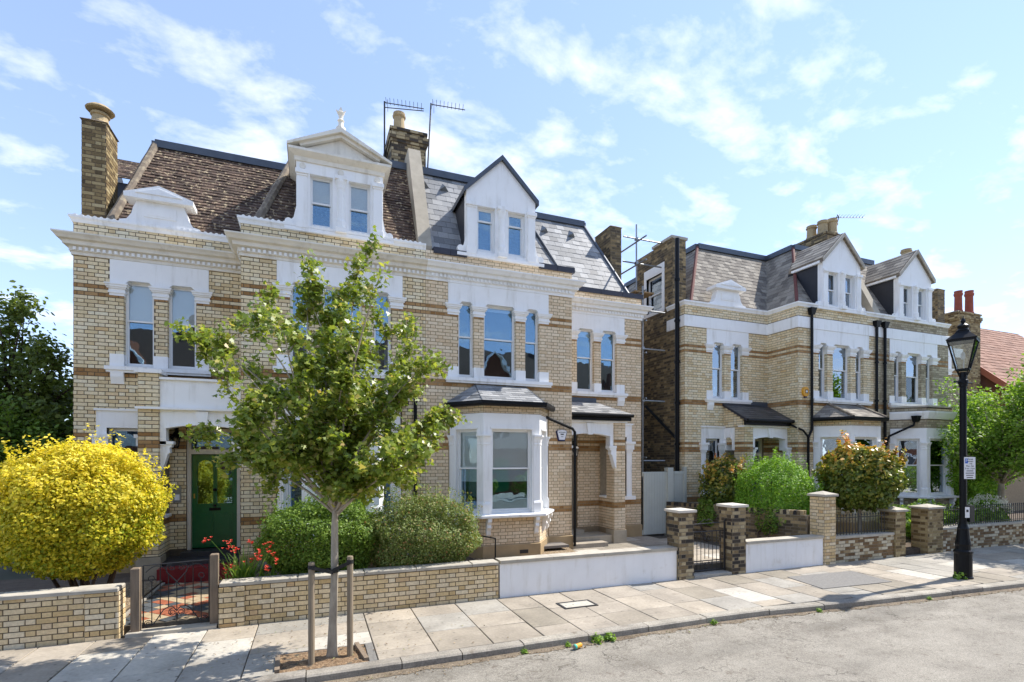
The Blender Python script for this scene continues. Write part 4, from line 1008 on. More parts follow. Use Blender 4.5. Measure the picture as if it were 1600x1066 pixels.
fk = t.N('ShaderNodeMath', operation='MULTIPLY'); t.l.new(my, fk.inputs[0]); t.l.new(mr.outputs[0], fk.inputs[1]); fk2 = t.N('ShaderNodeMath', operation='MULTIPLY'); t.l.new(fk.outputs[0], fk2.inputs[0]); t.l.new(t.ramp(t.noise(34, 3, .75), [(.42, 0), (.56, 1)]), fk2.inputs[1]); c = t.mix(fk2.outputs[0], c, (.11, .095, .075))
t.pbr(c, .9, t.bump(t.noise(120, 3, .7), .7, .006), spec=.3); M['asphalt'] = t.m
xs = [k[0] for k in KERB]
mb = MB(); lo = [(x, kerb_y(x) - .005, -.10) for x in xs]; fa = [(x, kerb_y(x) - 8.2, -.10) for x in xs]
for i in range(len(xs) - 1): mb.face([fa[i], fa[i + 1], lo[i + 1], lo[i]])
struct(mb.build('road', M['asphalt']))
# silt and grit in the channel by the kerb
t = NT('gutter_silt'); t.pbr(t.mix(1, t.ramp(t.noise(3.5, 5, .7), [(.3, (.13, .095, .06)), (.7, (.27, .22, .16))]), t.ramp(t.noise(60, 3, .7), [(.35, .5), (.65, 1.2)]), 'MULTIPLY'), .95, t.bump(t.noise(50, 4, .7), .8, .01)); M['silt'] = t.m
mb = MB(); X_ = [-6 + i * .08 for i in range(330)]
for a, b in zip(X_, X_[1:]):
    wa, wb = (.035 + .07 * abs(math.sin(q * 2.3 + math.sin(q * 5.1))) + .035 * abs(math.sin(q * 13.7)) for q in (a, b))
    mb.face([(a, kerb_y(a) - wa, -.0955), (b, kerb_y(b) - wb, -.0955), (b, kerb_y(b) - .004, -.085), (a, kerb_y(a) - .004, -.085)])
o = mb.build('gutter_silt', M['silt'], kind='stuff'); tag(o, 'brown silt and grit lying along the foot of the kerb', 'silt')
kp = MB(); KW = .17
M['kerb'] = palette('granite_kerb', [(0, (.30, .27, .23)), (.5, (.38, .345, .29)), (1, (.44, .40, .33))], 'obj', grain=.45, gscale=45, big=.35, bigscale=2.5, spots=((.16, .125, .09), 6.0, .6, .8))
M['bed'] = plain('pavement_bed', (.10, .085, .065), .95, .4, 12, .5, 60)
mb = MB()
for a, b in zip(xs, xs[1:]):
    mb.mesh([(a, kerb_y(a) + .02, -.18), (b, kerb_y(b) + .02, -.18), (b, YG + .3, -.18), (a, YG + .3, -.18), (a, kerb_y(a) + .02, -.02), (b, kerb_y(b) + .02, -.02), (b, YG + .3, -.02), (a, YG + .3, -.02)], [(4, 5, 6, 7), (0, 1, 5, 4)])
pav = struct(mb.build('pavement', M['bed']))
x = -5.6
while x < 30:
    L = random.uniform(.75, 1.25) if x < 14 else 1.4
    a, b = x + .006, x + L - .006; x += L; j = random.uniform(-.008, .008)
    if a < 0.75 < b: pass
    mb = MB(); ya, yb = kerb_y(a) + j, kerb_y(b) + j; c = .02; z = .006 + random.uniform(-.004, .006)
    mb.mesh([(a, ya, -.16), (b, yb, -.16), (b, yb, z - c), (a, ya, z - c), (a, ya + c, z), (b, yb + c, z), (b, yb + KW, z), (a, ya + KW, z), (a, ya + KW, -.16), (b, yb + KW, -.16)],
            [(0, 1, 2, 3), (3, 2, 5, 4), (4, 5, 6, 7), (7, 6, 9, 8), (1, 9, 6, 5, 2), (0, 3, 4, 7, 8)])
    mb.build('kerb_stone', M['kerb'], pav)
for nm, cols in (('slab_stone', [(0, (.285, .25, .195)), (.35, (.34, .295, .235)), (.7, (.39, .34, .275)), (1, (.44, .38, .30))]), ('slab_grey', [(0, (.31, .29, .25)), (1, (.40, .37, .32))]), ('slab_concrete', [(0, (.50, .465, .395)), (1, (.56, .52, .45))])):
    M[nm] = palette(nm, cols, 'obj', grain=.22, gscale=22, big=.28, bigscale=1.8, bump=.3, spots=((.20, .17, .13), 3.2, .60, .82), gum=True)
M['tar_patch'] = plain('tarmac_patch', (.21, .20, .185), .95, .3, 30, .7, 110)
x = -5.4; TREE = (0.21, 6.75); PIT = (-.42, .62, 6.44, 7.05)
def slab(x0, x1, y0, y1, m, z=0.0):
    g = .0065; mb = MB(); t_ = random.uniform(-.004, .004); t2 = random.uniform(-.004, .004)
    c = .006; a, b, cc, d = x0 + g, x1 - g, y0 + g, y1 - g
    if b - a < .05 or d - cc < .05: return
    top = [(a + c, cc + c, z + t_), (b - c, cc + c, z + t2), (b - c, d - c, z + t2 - t_), (a + c, d - c, z)]
    bot = [(a, cc, -.05), (b, cc, -.05), (b, d, -.05), (a, d, -.05)]
    mid = [(a, cc, top[0][2] - c), (b, cc, top[1][2] - c), (b, d, top[2][2] - c), (a, d, top[3][2] - c)]
    mb.mesh(bot + mid + top, [(8, 9, 10, 11)] + [(i, (i + 1) % 4, 4 + (i + 1) % 4, 4 + i) for i in range(4)] + [(4 + i, 4 + (i + 1) % 4, 8 + (i + 1) % 4, 8 + i) for i in range(4)])
    mb.build('slab', m, pav)
random.seed(23)
while x < 24:
    w = random.choice((.6, .62, .7, .75, .66)) if x < 13 else .9
    x0, x1 = x, x + w; x += w
    ymin = max(kerb_y(x0), kerb_y(x1)) + KW + .008; y = YG - .004; first = True
    while y > ymin + .06:
        l = random.choice((.55, .62, .75, .9)) * (.65 if first and random.random() < .5 else 1); first = False
        y0 = y - l
        if y0 < ymin + .25: y0 = ymin
        rr = random.random(); m = M['slab_stone'] if rr < .62 else (M['slab_grey'] if rr < .9 else M['slab_concrete'])
        xc, yc = (x0 + x1) / 2, (y0 + y) / 2
        if -2.45 < xc < -1.25 and yc < 8.2: m = M['slab_concrete']
        if x1 > PIT[0] and x0 < PIT[1] and y > PIT[2] and y0 < PIT[3]:      # the tree pit interrupts the paving
            if y > PIT[3] + .06: slab(x0, x1, PIT[3], y, m)
            if x0 < PIT[0] - .06: slab(x0, PIT[0], max(y0, ymin), min(y, PIT[3]), m)
            if x1 > PIT[1] + .06: slab(PIT[1], x1, max(y0, ymin), min(y, PIT[3]), M['tar_patch'] if xc < 1.3 else m)
        else: slab(x0, x1, y0, y, m)
        y = y0
random.seed(5)
mb = MB(); mb.prism([(8.95, 6.85, -.02), (10.75, 6.75, -.02), (10.95, 7.72, -.02), (9.15, 7.80, -.02)], (0, 0, .031)); mb.build('tarmac_patch', M['tar_patch'], pav)
mb = MB()
for a, b in zip(KERB, KERB[1:]):
    pass
mb.face([(24, 3.6, -.003), (60, 2.5, -.003), (60, YG + .2, -.003), (24, YG + .2, -.003)]); mb.face([(-60, 6.3, -.003), (-5.4, 6.4, -.003), (-5.4, YG + .2, -.003), (-60, YG + .2, -.003)]); mb.build('far_paving', M['slab_stone'], pav)
# tree pit: mulch and its timber edging
t = NT('mulch'); t.pbr(t.ramp(t.noise(38, 4, .75), [(.3, (.09, .055, .03)), (.5, (.22, .14, .08)), (.7, (.42, .31, .19))]), .95, t.bump(t.noise(45, 4, .7), 1, .02)); M['mulch'] = t.m
mb = MB(); N_ = 14
gx = [PIT[0] + (PIT[1] - PIT[0]) * i / N_ for i in range(N_ + 1)]; gy = [PIT[2] + (PIT[3] - PIT[2]) * i / N_ for i in range(N_ + 1)]
hz_ = lambda x_, y_: -.014 + .014 * math.sin(x_ * 23 + y_ * 9) * math.cos(y_ * 31) + .02 * math.exp(-((x_ - TREE[0]) ** 2 + (y_ - TREE[1]) ** 2) / .03)
for i in range(N_):
    for j in range(N_): mb.face([(gx[i], gy[j], hz_(gx[i], gy[j])), (gx[i + 1], gy[j], hz_(gx[i + 1], gy[j])), (gx[i + 1], gy[j + 1], hz_(gx[i + 1], gy[j + 1])), (gx[i], gy[j + 1], hz_(gx[i], gy[j + 1]))])
struct(mb.build('tree_pit', M['mulch']))
for (p, q, rot) in (((PIT[1] - .02, 6.47, .0), (PIT[1] - .10, 7.03, .012), 0), ((PIT[0] + .02, 6.47, .0), (PIT[0] + .0, 6.95, .0), 0)):
    mb = MB(); mb.beam(p, q, .055, .05); tag(mb.build('edging_board', M['wood_post']), 'weathered timber edging board at the %s side of the tree pit' % ('right' if p[0] > 0 else 'left'), 'edging', 'tree pit edging boards')
# inspection cover
c = P(889, 946, 7.43); cx, cy = 4.13, 7.62
cv = thing('inspection_cover', 'rectangular steel framed inspection cover with a concrete infill set into the pavement', 'cover', (cx, cy, 0))
mb = MB(); W, D = .62, .36
for (a, b, cc, d) in ((-W / 2, W / 2, -D / 2, -D / 2 + .04), (-W / 2, W / 2, D / 2 - .04, D / 2), (-W / 2, -W / 2 + .04, -D / 2 + .04, D / 2 - .04), (W / 2 - .04, W / 2, -D / 2 + .04, D / 2 - .04)): mb.box(cx + a, cx + b, cy + cc, cy + d, -.02, .014)
mb.build('frame', M['iron'], cv)
mb = MB(); mb.box(cx - W / 2 + .045, cx + W / 2 - .045, cy - D / 2 + .045, cy + D / 2 - .045, -.02, .011); mb.build('infill', M['slab_concrete'], cv)
# ---- front gardens
t = NT('garden_gravel'); v = t.N('ShaderNodeTexVoronoi'); t.l.new(t.pos(), v.inputs['Vector']); v.inputs['Scale'].default_value = 38
cc = t.mix(1, t.ramp(v.outputs['Color'], [(.2, (.26, .17, .09)), (.6, (.42, .31, .19)), (.9, (.55, .46, .34))]), t.ramp(v.outputs['Distance'], [(.1, 1.0), (.7, .45)]), 'MULTIPLY')
t.pbr(cc, .9, t.bump(v.outputs['Distance'], .8, .02)); M['gravel'] = t.m
def bed(name, pts, z, mat, th=.1):
    mb = MB(); mb.prism([(p[0], p[1], z - th) for p in pts], (0, 0, th)); return struct(mb.build(name, mat))
bed('garden_soil', [(-9, YG + .18), (-2.66, YG + .18), (-2.66, 12.5), (-9, 12.5)], .16, M['gravel_soil'], .4)
bed('garden_soil', [(-1.33, YG + .2), (3.2, YG + .2), (3.2, 11.4), (-1.33, 11.4)], .30, M['gravel_soil'], .5)
bed('garden_gravel', [(3.2, YG + .2), (5.25, YG + .2), (5.9, 11.6), (3.2, 11.4)], .30, M['gravel'], .5)
bed('garden_gravel', [(-3.4, 9.1), (-2.67, 9.0), (-2.67, 11.4), (-3.4, 11.4)], .165, M['gravel'], .1)
bed('garden_soil', [(9.6, 8.6), (40, 8.6), (40, 13.5), (9.6, 13.5)], .12, M['gravel_soil'], .35)
# stone terrace and path of the right hand house
pv = MB(); pv.prism([(5.25, YG + .2, 0), (11.0, YG + .2, 0), (9.6, 12.9, 0), (5.9, 12.4, 0)], (0, 0, .2)); ter = struct(pv.build('terrace', M['bed']))
random.seed(31)
for i in range(7):
    for j in range(5):
        x0 = 5.3 + i * .62 + (.31 if j % 2 else 0); y0 = YG + .22 + j * .78
        if x0 + .6 > 9.2 + (12.4 - y0) * .36: continue
        mb = MB(); mb.box(x0 + .004, x0 + .616, y0 + .004, y0 + .776, .15, .222 + random.uniform(0, .004)); mb.build('slab', M['slab_stone'] if random.random() < .8 else M['slab_concrete'], ter)
mb = MB(); mb.box(7.3, 8.28, 8.42, 8.86, -.01, .05); mb.build('gate_step', M['slab_concrete'], ter)
mb = MB(); mb.box(5.3, 7.0, 11.25, 11.62, .2, .33); mb.build('porch_step', M['slab_stone'], ter)
# tiled path of the left hand house: red, buff and black quarries laid diagonally
px0, px1, py0, py1 = -2.62, -1.38, 8.66, 11.3
pth = bed("garden_path", [(px0, py0), (px1, py0), (px1, py1), (px0, py1)], .105, M["bed"], .25)
M['quarry'] = palette('quarry_tile', [(0, (.36, .115, .06)), (.34, (.40, .14, .08)), (.35, (.07, .08, .09)), (.66, (.10, .11, .12)), (.67, (.46, .36, .23)), (1, (.52, .42, .29))], 'obj', grain=.2, rough=.7)
for nd in M['quarry'].node_tree.nodes:
    if nd.type == 'VALTORGB' and len(nd.color_ramp.elements) == 6: nd.color_ramp.interpolation = 'CONSTANT'
tq = MB(); s = .118; tq.prism([(s, 0, 0), (0, s, 0), (-s, 0, 0), (0, -s, 0)], (0, 0, .018)); qm = tq.data('tile', M['quarry'])
pitch = .125
for i in range(-2, 60):
    for j in range(0, 12):
        x_ = px0 + j * pitch * 2 / 2 + .0; y_ = py0 + i * pitch
        if (i + j) % 2: continue
        if px0 + .09 < x_ < px1 - .09 and py0 + .1 < y_ < py1 - .1: place('tile', qm, pth, (x_, y_, .096 + random.uniform(0, .002)))
mb = MB()
for xx in (px0 - .03, px1 + .03): mb.box(xx - .04, xx + .04, py0, py1, .0, .135)
mb.build('path_edging', M['slab_grey'], pth)
mb = MB(); mb.box(-2.42, -1.32, 8.44, 8.66, -.02, .045); mb.build('gate_threshold', M['coping'], pth)
mb = MB(); mb.box(-2.76, -1.36, 11.35, 11.655, .05, .37); mb.build('step', M['red_step'], pth)
# opposite pavement
mb = MB(); mb.box(-60, 60, -6.2, -2.1, -.19, .0); struct(mb.build('far_pavement', M['slab_stone']))
# ------------------------------------------------------------------ the four houses
M['slate_door'] = plain('grey_door', (.10, .11, .12), .4)
M['brick_stockpale'] = pair('dull_stock_brick', [(0, (.30, .25, .16)), (.5, (.46, .39, .27)), (1, (.58, .51, .36))])
G1 = 'paired villas along the street'
hedge_hide = [(0, 268, 690, 1066), (415, 735, 780, 1066), (330, 700, 420, 800)]
COMMON = dict(cw={}, ww={}, group=G1, bay_slate='slate')
o1 = dict(COMMON, aout=6.70, brick='brick_cream', mortar=M['mortar_dark'], wwin=((4.62, 5.13), (5.37, 5.88)), wpl=(4.39, 6.11), door=(3.80, 4.80), gwin=(5.62, 6.16), doormat='green_door',
          cornice='cream', coping='wavy', roof='tile', hip=(6.2, 5.75, 3.42, 2.62), hipmat='cement', dormer='pediment', porch='flat', bay='slate', blind_pediment=True, avoid=hedge_hide,
          ww={0: (5.29, 6.03), 1: (5.29, 6.03)}, cw_curtain=(0, 1, 2))
h1, X1 = house('cream brick house with brown clay tile roof, green front door and white pedimented dormer', 2.31, -1, o1)
o2 = dict(COMMON, aout=6.50, brick='brick_clean', mortar=M['mortar_tan'], wwin=((4.41, 4.95), (5.17, 5.68)), wpl=(4.18, 5.93), door=(3.70, 4.42), gwin=(5.55, 6.0), doormat='slate_door',
          cornice='white', coping='dark', roof='slate', hip=(6.25, 5.55, 3.42, 2.62), hipmat='lead', dormer='gable_dark', porch='lean', bay='slate', vents=True,
          ww={0: (5.85, 6.03)}, cw={1: (5.93, 6.03)}, bay_blind={0: (1.95, 3.09), 1: (1.95, 3.09), 2: (1.95, 3.09)})

h2, X2 = house('cleaned yellow brick house with new grey slate roof, white gabled dormer and canted bay window', 2.31, 1, o2)
o3 = dict(COMMON, aout=6.94, brick='brick_cream', mortar=M['mortar_grey'], wwin=((4.69, 5.16), (5.42, 5.89)), wpl=(4.45, 6.12), door=(3.80, 4.80), gwin=(5.62, 6.16), doormat='slate_door', bandmat='brick_band',
          cornice=False, coping='white', roof='slate_old', hip=(6.6, 5.0, 3.5, 1.85), hipmat='hip_red', dormer='gable_old', porch='gable', bay='slate', bay_slate='slate_old', blind_pediment=True, flank=True)
PANE[0] = 'glass_pale'
h3, X3 = house('pale brick house with weathered slates, orange alarm box and round clipped bushes in front', 17.31, -1, o3)
o4 = dict(COMMON, aout=6.60, brick='brick_stockpale', mortar=M['mortar_grey'], wwin=((4.41, 4.95), (5.17, 5.68)), wpl=(4.18, 5.93), door=(3.70, 4.42), gwin=(5.55, 6.0), doormat='slate_door',
          cornice=False, coping='white', roof='slate_old', hip=(6.25, 5.0, 3.42, 2.2), hipmat='lead', dormer='gable_old', porch='lean', bay='flat', cw={1: (4.4, 5.25)})

h4, X4 = house('dull brick house with flat topped white bay, second dormer and street lamp before it', 17.31, 1, o4)

# ---- party parapets and chimneys
def party(h, x, yt=12.75, zt=10.12):
    mb = MB()
    mb.prism([(x - .15, YC + .05, 7.05), (x - .15, YC + .02, 7.22), (x - .15, yt - .1, zt), (x - .15, yt + 1.6, zt), (x - .15, yt + 1.6, 9.3), (x - .15, yt + .3, 9.3)], (.30, 0, 0))
    mb.build('party_parapet', M['parapet'], h)
party(h2, 2.31); party(h4, 17.31)
chimney(h1, -4.43, -4.02, 12.9, 13.55, 7.1, 9.42, M['brick_chim'], M['mortar_dark'], [(-4.2, 13.15, .26, .15)], corb=False, cowl=True)
chimney(h1, 1.84, 2.72, 13.25, 15.3, 9.0, 10.95, M['brick_pier'], M['mortar_dark'], [(2.08, 13.55, .52, .15), (2.05, 14.1, .45, .14), (2.1, 14.7, .45, .14)])
chimney(h2, X2(6.10), X2(6.49), 13.4, 14.3, 7.1, 9.55, M['brick_stock'], M['mortar_grey'], [], corb=False)
chimney(h4, 17.38, 18.4, 13.2, 14.4, 9.0, 10.75, M['brick_stock'], M['mortar_grey'], [(17.62, 13.95, .5, .17), (17.62, 13.5, .5, .17), (18.0, 13.42, .6, .17), (18.25, 13.6, .6, .17)])
chimney(h4, 23.5, 24.3, 14.0, 14.8, 8.6, 10.85, M['brick_stock'], M['mortar_grey'], [(23.7, 14.3, .55, .19), (24.1, 14.3, .4, .17)])
chimney(h4, X4(6.1), X4(6.55), 12.95, 13.6, 7.1, 9.3, M['brick_stock'], M['mortar_grey'], [], corb=False)
# flank gable of the third house with its sash window and parapet cap
mb = MB(); fg = Fr((X3(6.94), 14.9), (0, -1)); grid_wall(mb, fg, 0, 1.95, 7.1, 9.30, [(.62, 1.44, 7.25, 8.42)], -.5, 0)
gw_ = mb.build('flank_gable', M['mortar_grey'], h3)
set_bricks([(gw_, lay(fg, 0, 1.95, 7.14, 9.28, [(.50, 1.56, 7.15, 8.72)], zb=7.14, kind='stock') + lay(Fr((X3(6.94), 12.95), (1, 0)), 0, .5, 7.14, 9.28, zb=7.14, kind='stock'))], {'stock': M['brick_stock'], 'pale': M['brick_stock'], 'band': M['brick_stock']}, 0)
mb = MB(); grid_wall(mb, fg, .50, 1.56, 7.15, 8.72, [(.62, 1.44, 7.25, 8.42)], -.1, .02); mb.build('window_surround', M['white'], gw_)
window(h3, fg, .62, 1.44, 7.25, 8.42, .08, 7.85)
mb = MB(); mb.box(X3(6.94) - .08, X3(6.4), 12.9, 13.9, 9.30, 9.38); mb.build('gable_coping', M['coping'], gw_)
# rear roof glimpsed between the left stack and the hip
mb = MB(); mb.box(-4.74, -2.9, 15.4, 18.5, 7.2, 9.35); rw_ = mb.build('rear_wing', M['cheek'], h1)
mb = MB(); mb.face([(-4.85, 15.25, 9.4), (-2.9, 15.25, 9.4), (-2.9, 16.3, 10.35), (-4.85, 16.3, 10.35)]); mb.face([(-4.85, 15.25, 9.4), (-4.85, 16.3, 10.35), (-4.85, 17.6, 9.4)]); rr0 = mb.build('rear_roof', M['cheek'], rw_)
mb = MB()
for tl in tile_rows((-4.85, 15.25, 9.4), (-2.9, 15.25, 9.4), (-4.85, 16.3, 10.35), (-2.9, 16.3, 10.35), .165, .098, .013): mb.tone = random.random(); mb.hexa(tl[0])
mb.build('tile_courses', M['tile']['attr'], rw_, kind='stuff')
# pipes and gutters
downpipe(h1, [(2.07, YC - .07, 4.15), (2.07, YC - .07, .4)], .038)
downpipe(h2, [(5.02, YC - .60 + .45, 3.60), (5.10, YC - .12, 3.50), (5.93, YC - .1, 3.20), (6.01, YC - .07, 3.12), (6.01, YC - .07, .3)], .036, bracket=False)
downpipe(h3, [(14.16, YC - .07, 6.95), (14.16, YC - .07, 3.35), (13.98, YC - .09, 3.1), (13.98, YC - .09, .3)], .04, head=(14.16, YC - .06, 7.06))
downpipe(h3, [(13.55, YW - .83, 3.55), (13.75, YC - .1, 3.32), (13.97, YC - .1, 3.12)], .032, bracket=False)
downpipe(h3, [(17.10, YC - .07, 6.85), (17.10, YC - .07, .3)], .045, head=(17.10, YC - .06, 6.95))
downpipe(h4, [(17.50, YC - .07, 6.85), (17.50, YC - .07, .3)], .045, head=(17.50, YC - .06, 6.95))
downpipe(h4, [(18.15, YF + .18, 3.72), (18.10, YF + .2, 3.55), (17.62, YC - .12, 3.2), (17.52, YC - .1, 2.9)], .035, head=(18.15, YF + .16, 3.85), bracket=False)
downpipe(h3, [(X3(6.94) - .10, 12.62, 9.15), (X3(6.94) - .10, 12.62, .3)], .065)
downpipe(h3, [(X3(6.94) - .10, 12.62, 3.05), (X3(6.94) - .09, 14.2, 4.2)], .045, bracket=False)
mb = MB(); mb.box(2.28, 2.42, YC - .10, YC - .001, 1.15, 1.42); mb.build('meter_box', M['black'], h1)
mb = MB(); f = front(YW); f.box(mb, -2.72, -2.58, 0, .03, 1.55, 1.90); ic = mb.build('intercom', M['steel'], h1)
mb = MB(); f.box(mb, -2.695, -2.605, .03, .034, 1.60, 1.72); mb.build('button_panel', M['sign_white'], ic)
mb = MB(); mb.box(4.25, 4.45, YF - .032, YF - .02, .36, .44); mb.build('air_brick', M['iron'], h2)

# ------------------------------------------------------------------ things fixed to the houses
def porch_lantern(x, y, z, label):
    t = thing('porch_lantern', label, 'lantern', (x, y, z), 'porch lanterns')
    mb = MB(); mb.tube([(x, y - .001, z + .12), (x, y - .11, z + .12), (x, y - .11, z + .08)], .012, 8); mb.box(x - .035, x + .035, y - .012, y - .001, z - .02, z + .2); mb.build('bracket', M['black'], t)
    c = (x, y - .12, z - .22)
    mb = MB(); mb.lathe([(.10, .20), (.105, .21), (.05, .27), (.03, .30), (.012, .33)], c, 6); mb.lathe([(.05, -.02), (.06, 0), (.06, .015)], c, 6)
    for k in range(6):
        an = math.pi * k / 3; mb.tube([(c[0] + .058 * math.cos(an), c[1] + .058 * math.sin(an), c[2] + .01), (c[0] + .092 * math.cos(an), c[1] + .092 * math.sin(an), c[2] + .205)], .006, 5)
    mb.build('cage', M['black'], t)
    mb = MB(); mb.lathe([(.052, .012), (.086, .20)], c, 6); mb.build('pane', M['glass_lamp'], t)
porch_lantern(-2.66, YW, 2.92, 'black six sided lantern on brick wall beside the green door')
porch_lantern(6.62, YW, 2.75, 'black lantern hanging inside the right hand arched porch')

def text_mesh(s, size, mat, name, parent, origin, xdir, zdir=(0, 0, 1), align='CENTER'):
    cu = bpy.data.curves.new('t', 'FONT'); cu.body = s; cu.size = size; cu.align_x = align; cu.align_y = 'CENTER'; cu.extrude = .0006; cu.resolution_u = 2
    ob = bpy.data.objects.new('t', cu); COL.objects.link(ob); bpy.context.view_layer.update()
    me = bpy.data.meshes.new_from_object(ob.evaluated_get(bpy.context.evaluated_depsgraph_get())); bpy.data.objects.remove(ob); bpy.data.curves.remove(cu)
    x = Vector(xdir).normalized(); z = Vector(zdir); y = x.cross(z)   # text y -> up, text z -> out
    mt = Matrix((x, z, y)).transposed().to_4x4(); mt.translation = Vector(origin); me.transform(mt)
    me.materials.clear(); me.materials.append(mat); return place(name, me, parent)
ax, az = 5.66, 3.03
t = thing('alarm_box', 'white shield shaped alarm box with navy rim beside the bay window', 'alarm box', (ax, YC, az))
def shield(k, o): return [(ax + x * k, YC - o, az + z * k) for x, z in ((-.085, -.14), (.085, -.14), (.145, .08), (.13, .12), (.0, .145), (-.13, .12), (-.145, .08))]
mb = MB(); mb.prism(shield(1.0, .055), (0, .054, 0)); mb.build('back_case', M['navy'], t)
mb = MB(); mb.prism([(p[0] + .004, p[1], p[2] + .016) for p in shield(.86, .067)], (0, .012, 0)); mb.build('front_cover', M['sign_white'], t)
text_mesh('BANHAM', .046, M['ink'], 'lettering', t, (ax + .004, YC - .0685, az + .075), (1, 0, 0)); 
for (w_, z_, h_) in ((.085, .028, .028), (.06, -.03, .012)):
    mb = MB(); mb.box(ax + .004 - w_ / 2, ax + .004 + w_ / 2, YC - .0685, YC - .0672, az + z_ - h_ / 2, az + z_ + h_ / 2); mb.build('printed_line', M['ink'], t)
ax, az = 13.92, 4.50
t = thing('alarm_box', 'orange rounded alarm box by the black downpipe on the further house', 'alarm box', (ax, YC, az))
mb = MB(); mb.prism([(ax + .13 * math.cos(a) * (1 if abs(math.cos(a)) < .8 else .95), YC - .07, az + .15 * math.sin(a)) for a in [i * math.pi / 8 for i in range(16)]], (0, .068, 0)); mb.build('case', M['orange_plastic'], t)
mb = MB(); mb.box(ax - .03, ax + .075, YC - .074, YC - .0705, az - .05, az + .06); mb.build('badge', M['ink'], t)
mb = MB(); mb.tube([(ax + .02, YC - .076, az + .005), (ax + .02, YC - .0745, az + .005)], .036, 12); mb.build('badge_disc', M['sign_white'], t)
mb = MB(); mb.box(ax - .03, ax + .06, YC - .05, YC - .002, az - .19, az - .142); mb.build('strobe', M['navy'], t)

def aerial(x, y, z0, z1, L, label, n=11, d=(1, 0), tilt=0.0, twin=False):
    t = thing('tv_aerial', label, 'aerial', (x, y, z0), 'roof aerials')
    mb = MB(); mb.tube([(x, y, z0), (x + tilt, y, z1)], .022, 6); mb.build('mast', M['iron'], t)
    mb = MB(); a = Vector((x + tilt, y, z1 - .03)); b = a + Vector((d[0] * L, d[1] * L, -.05)); mb.tube([a, b], .012, 5)
    if twin: mb.tube([a + Vector((0, 0, -.13)), b + Vector((0, 0, -.06))], .012, 5)
    mb.build('boom', M['iron'], t)
    mb = MB(); nn = Vector((-d[1], d[0], 0))
    for i in range(n):
        c = a.lerp(b, (i + .4) / n); mb.tube([c - nn * .14 + Vector((0, 0, .05)), c + nn * .14 + Vector((0, 0, .05))], .006, 4); mb.tube([c, c + Vector((0, 0, .055))], .006, 4)
    c = a + Vector((.08 * d[0], .08 * d[1], 0))
    for k in (-1, 1): mb.beam(c + Vector((0, 0, .02)), c + nn * .12 + Vector((0, 0, .16 * k)), .008, .05)
    mb.build('elements', M['iron'], t)
aerial(1.76, 14.0, 10.2, 12.05, 1.05, 'twin boom television aerial left of the buff chimney pot', 10, (.97, -.2), twin=True)
mb = None
aerial(2.90, 13.9, 10.3, 12.25, .95, 'single boom television aerial leaning right behind the chimney', 9, (.97, -.2), tilt=.10)
aerial(18.35, 13.6, 10.7, 11.65, 1.0, 'television aerial on the crowded chimney of the further house', 9, (.9, -.45), tilt=.15)
aerial(13.6, 17.5, 9.6, 11.0, 1.1, 'small pale television aerial far behind the further roof ridge', 7, (.98, -.2))

# ------------------------------------------------------------------ garden walls, piers, gates
MIX = lambda k: {'pale': M[k], 'band': M[k], 'stock': M[k]}
def brick_wall_thing(label, x0, x1, y0, th, h, mat, mortar, endpier=None, coping=.055, name='garden_wall', copmat='coping', over=.03, group='brick walls along the pavement', cw=.9):
    t = thing(name, label, 'wall', ((x0 + x1) / 2, y0, 0), group); walls = []
    mb = MB(); mb.box(x0, x1, y0, y0 + th, -.15, h); o = mb.build('wall_core', mortar, t)
    br = lay(Fr((x0, y0), (1, 0)), 0, x1 - x0, -.02, h, zb=-.02, flip=0)
    br += lay(Fr((x0, y0 + th), (0, -1)), 0, th, -.02, h, zb=-.02) + lay(Fr((x1, y0), (0, 1)), 0, th, -.02, h, zb=-.02)
    walls.append((o, br))
    if endpier:
        a, b = endpier; p = .035; mb = MB(); mb.box(a, b, y0 - p, y0 + th + .02, -.15, h); o = mb.build('end_pier', mortar, t)
        br = lay(Fr((a, y0 - p), (1, 0)), 0, b - a, -.02, h, zb=-.02, flip=1)
        br += lay(Fr((a, y0 + th), (0, -1)), 0, th + p, -.02, h, zb=-.02) + lay(Fr((b, y0 - p), (0, 1)), 0, th + p, -.02, h, zb=-.02)
        walls.append((o, br))
    set_bricks(walls, MIX(mat), 300)
    x = x0
    while x < x1 - .05:
        L = min(random.uniform(cw * .75, cw * 1.2), x1 - x)
        if x1 - x - L < .25: L = x1 - x
        mb = MB(); pr = .035 if endpier and endpier[0] - .02 <= x + L / 2 <= endpier[1] + .02 else 0; dz = random.uniform(-.003, .004); j = random.uniform(-.006, .006)
        a, b, c, d = x + .004, x + L - .004, y0 - over - pr + j, y0 + th + over + j
        mb.mesh([(a, c, h + dz), (b, c, h + dz), (b, d, h + dz), (a, d, h + dz), (a, c, h + coping - .012), (b, c, h + coping - .012), (b, d, h + coping - .012), (a, d, h + coping - .012), (a + .01, c + .012, h + coping + dz), (b - .01, c + .012, h + coping + dz), (b - .01, d - .012, h + coping + dz), (a + .01, d - .012, h + coping + dz)],
                [(3, 2, 1, 0)] + [(i, (i + 1) % 4, 4 + (i + 1) % 4, 4 + i) for i in range(4)] + [(4 + i, 4 + (i + 1) % 4, 8 + (i + 1) % 4, 8 + i) for i in range(4)] + [(8, 9, 10, 11)])
        mb.build('coping_stone', M[copmat], t); x += L
    return t
random.seed(77)
brick_wall_thing('low cream brick garden wall with stone coping in front of the golden shrub', -5.6, -2.50, YG + .03, .22, .64, 'brick_garden', M['mortar_dark'], (-2.88, -2.50))
brick_wall_thing('low cream brick garden wall with stone coping below the rounded hedges', -1.29, 3.03, YG, .22, .595, 'brick_garden', M['mortar_dark'], (-1.29, -.96))
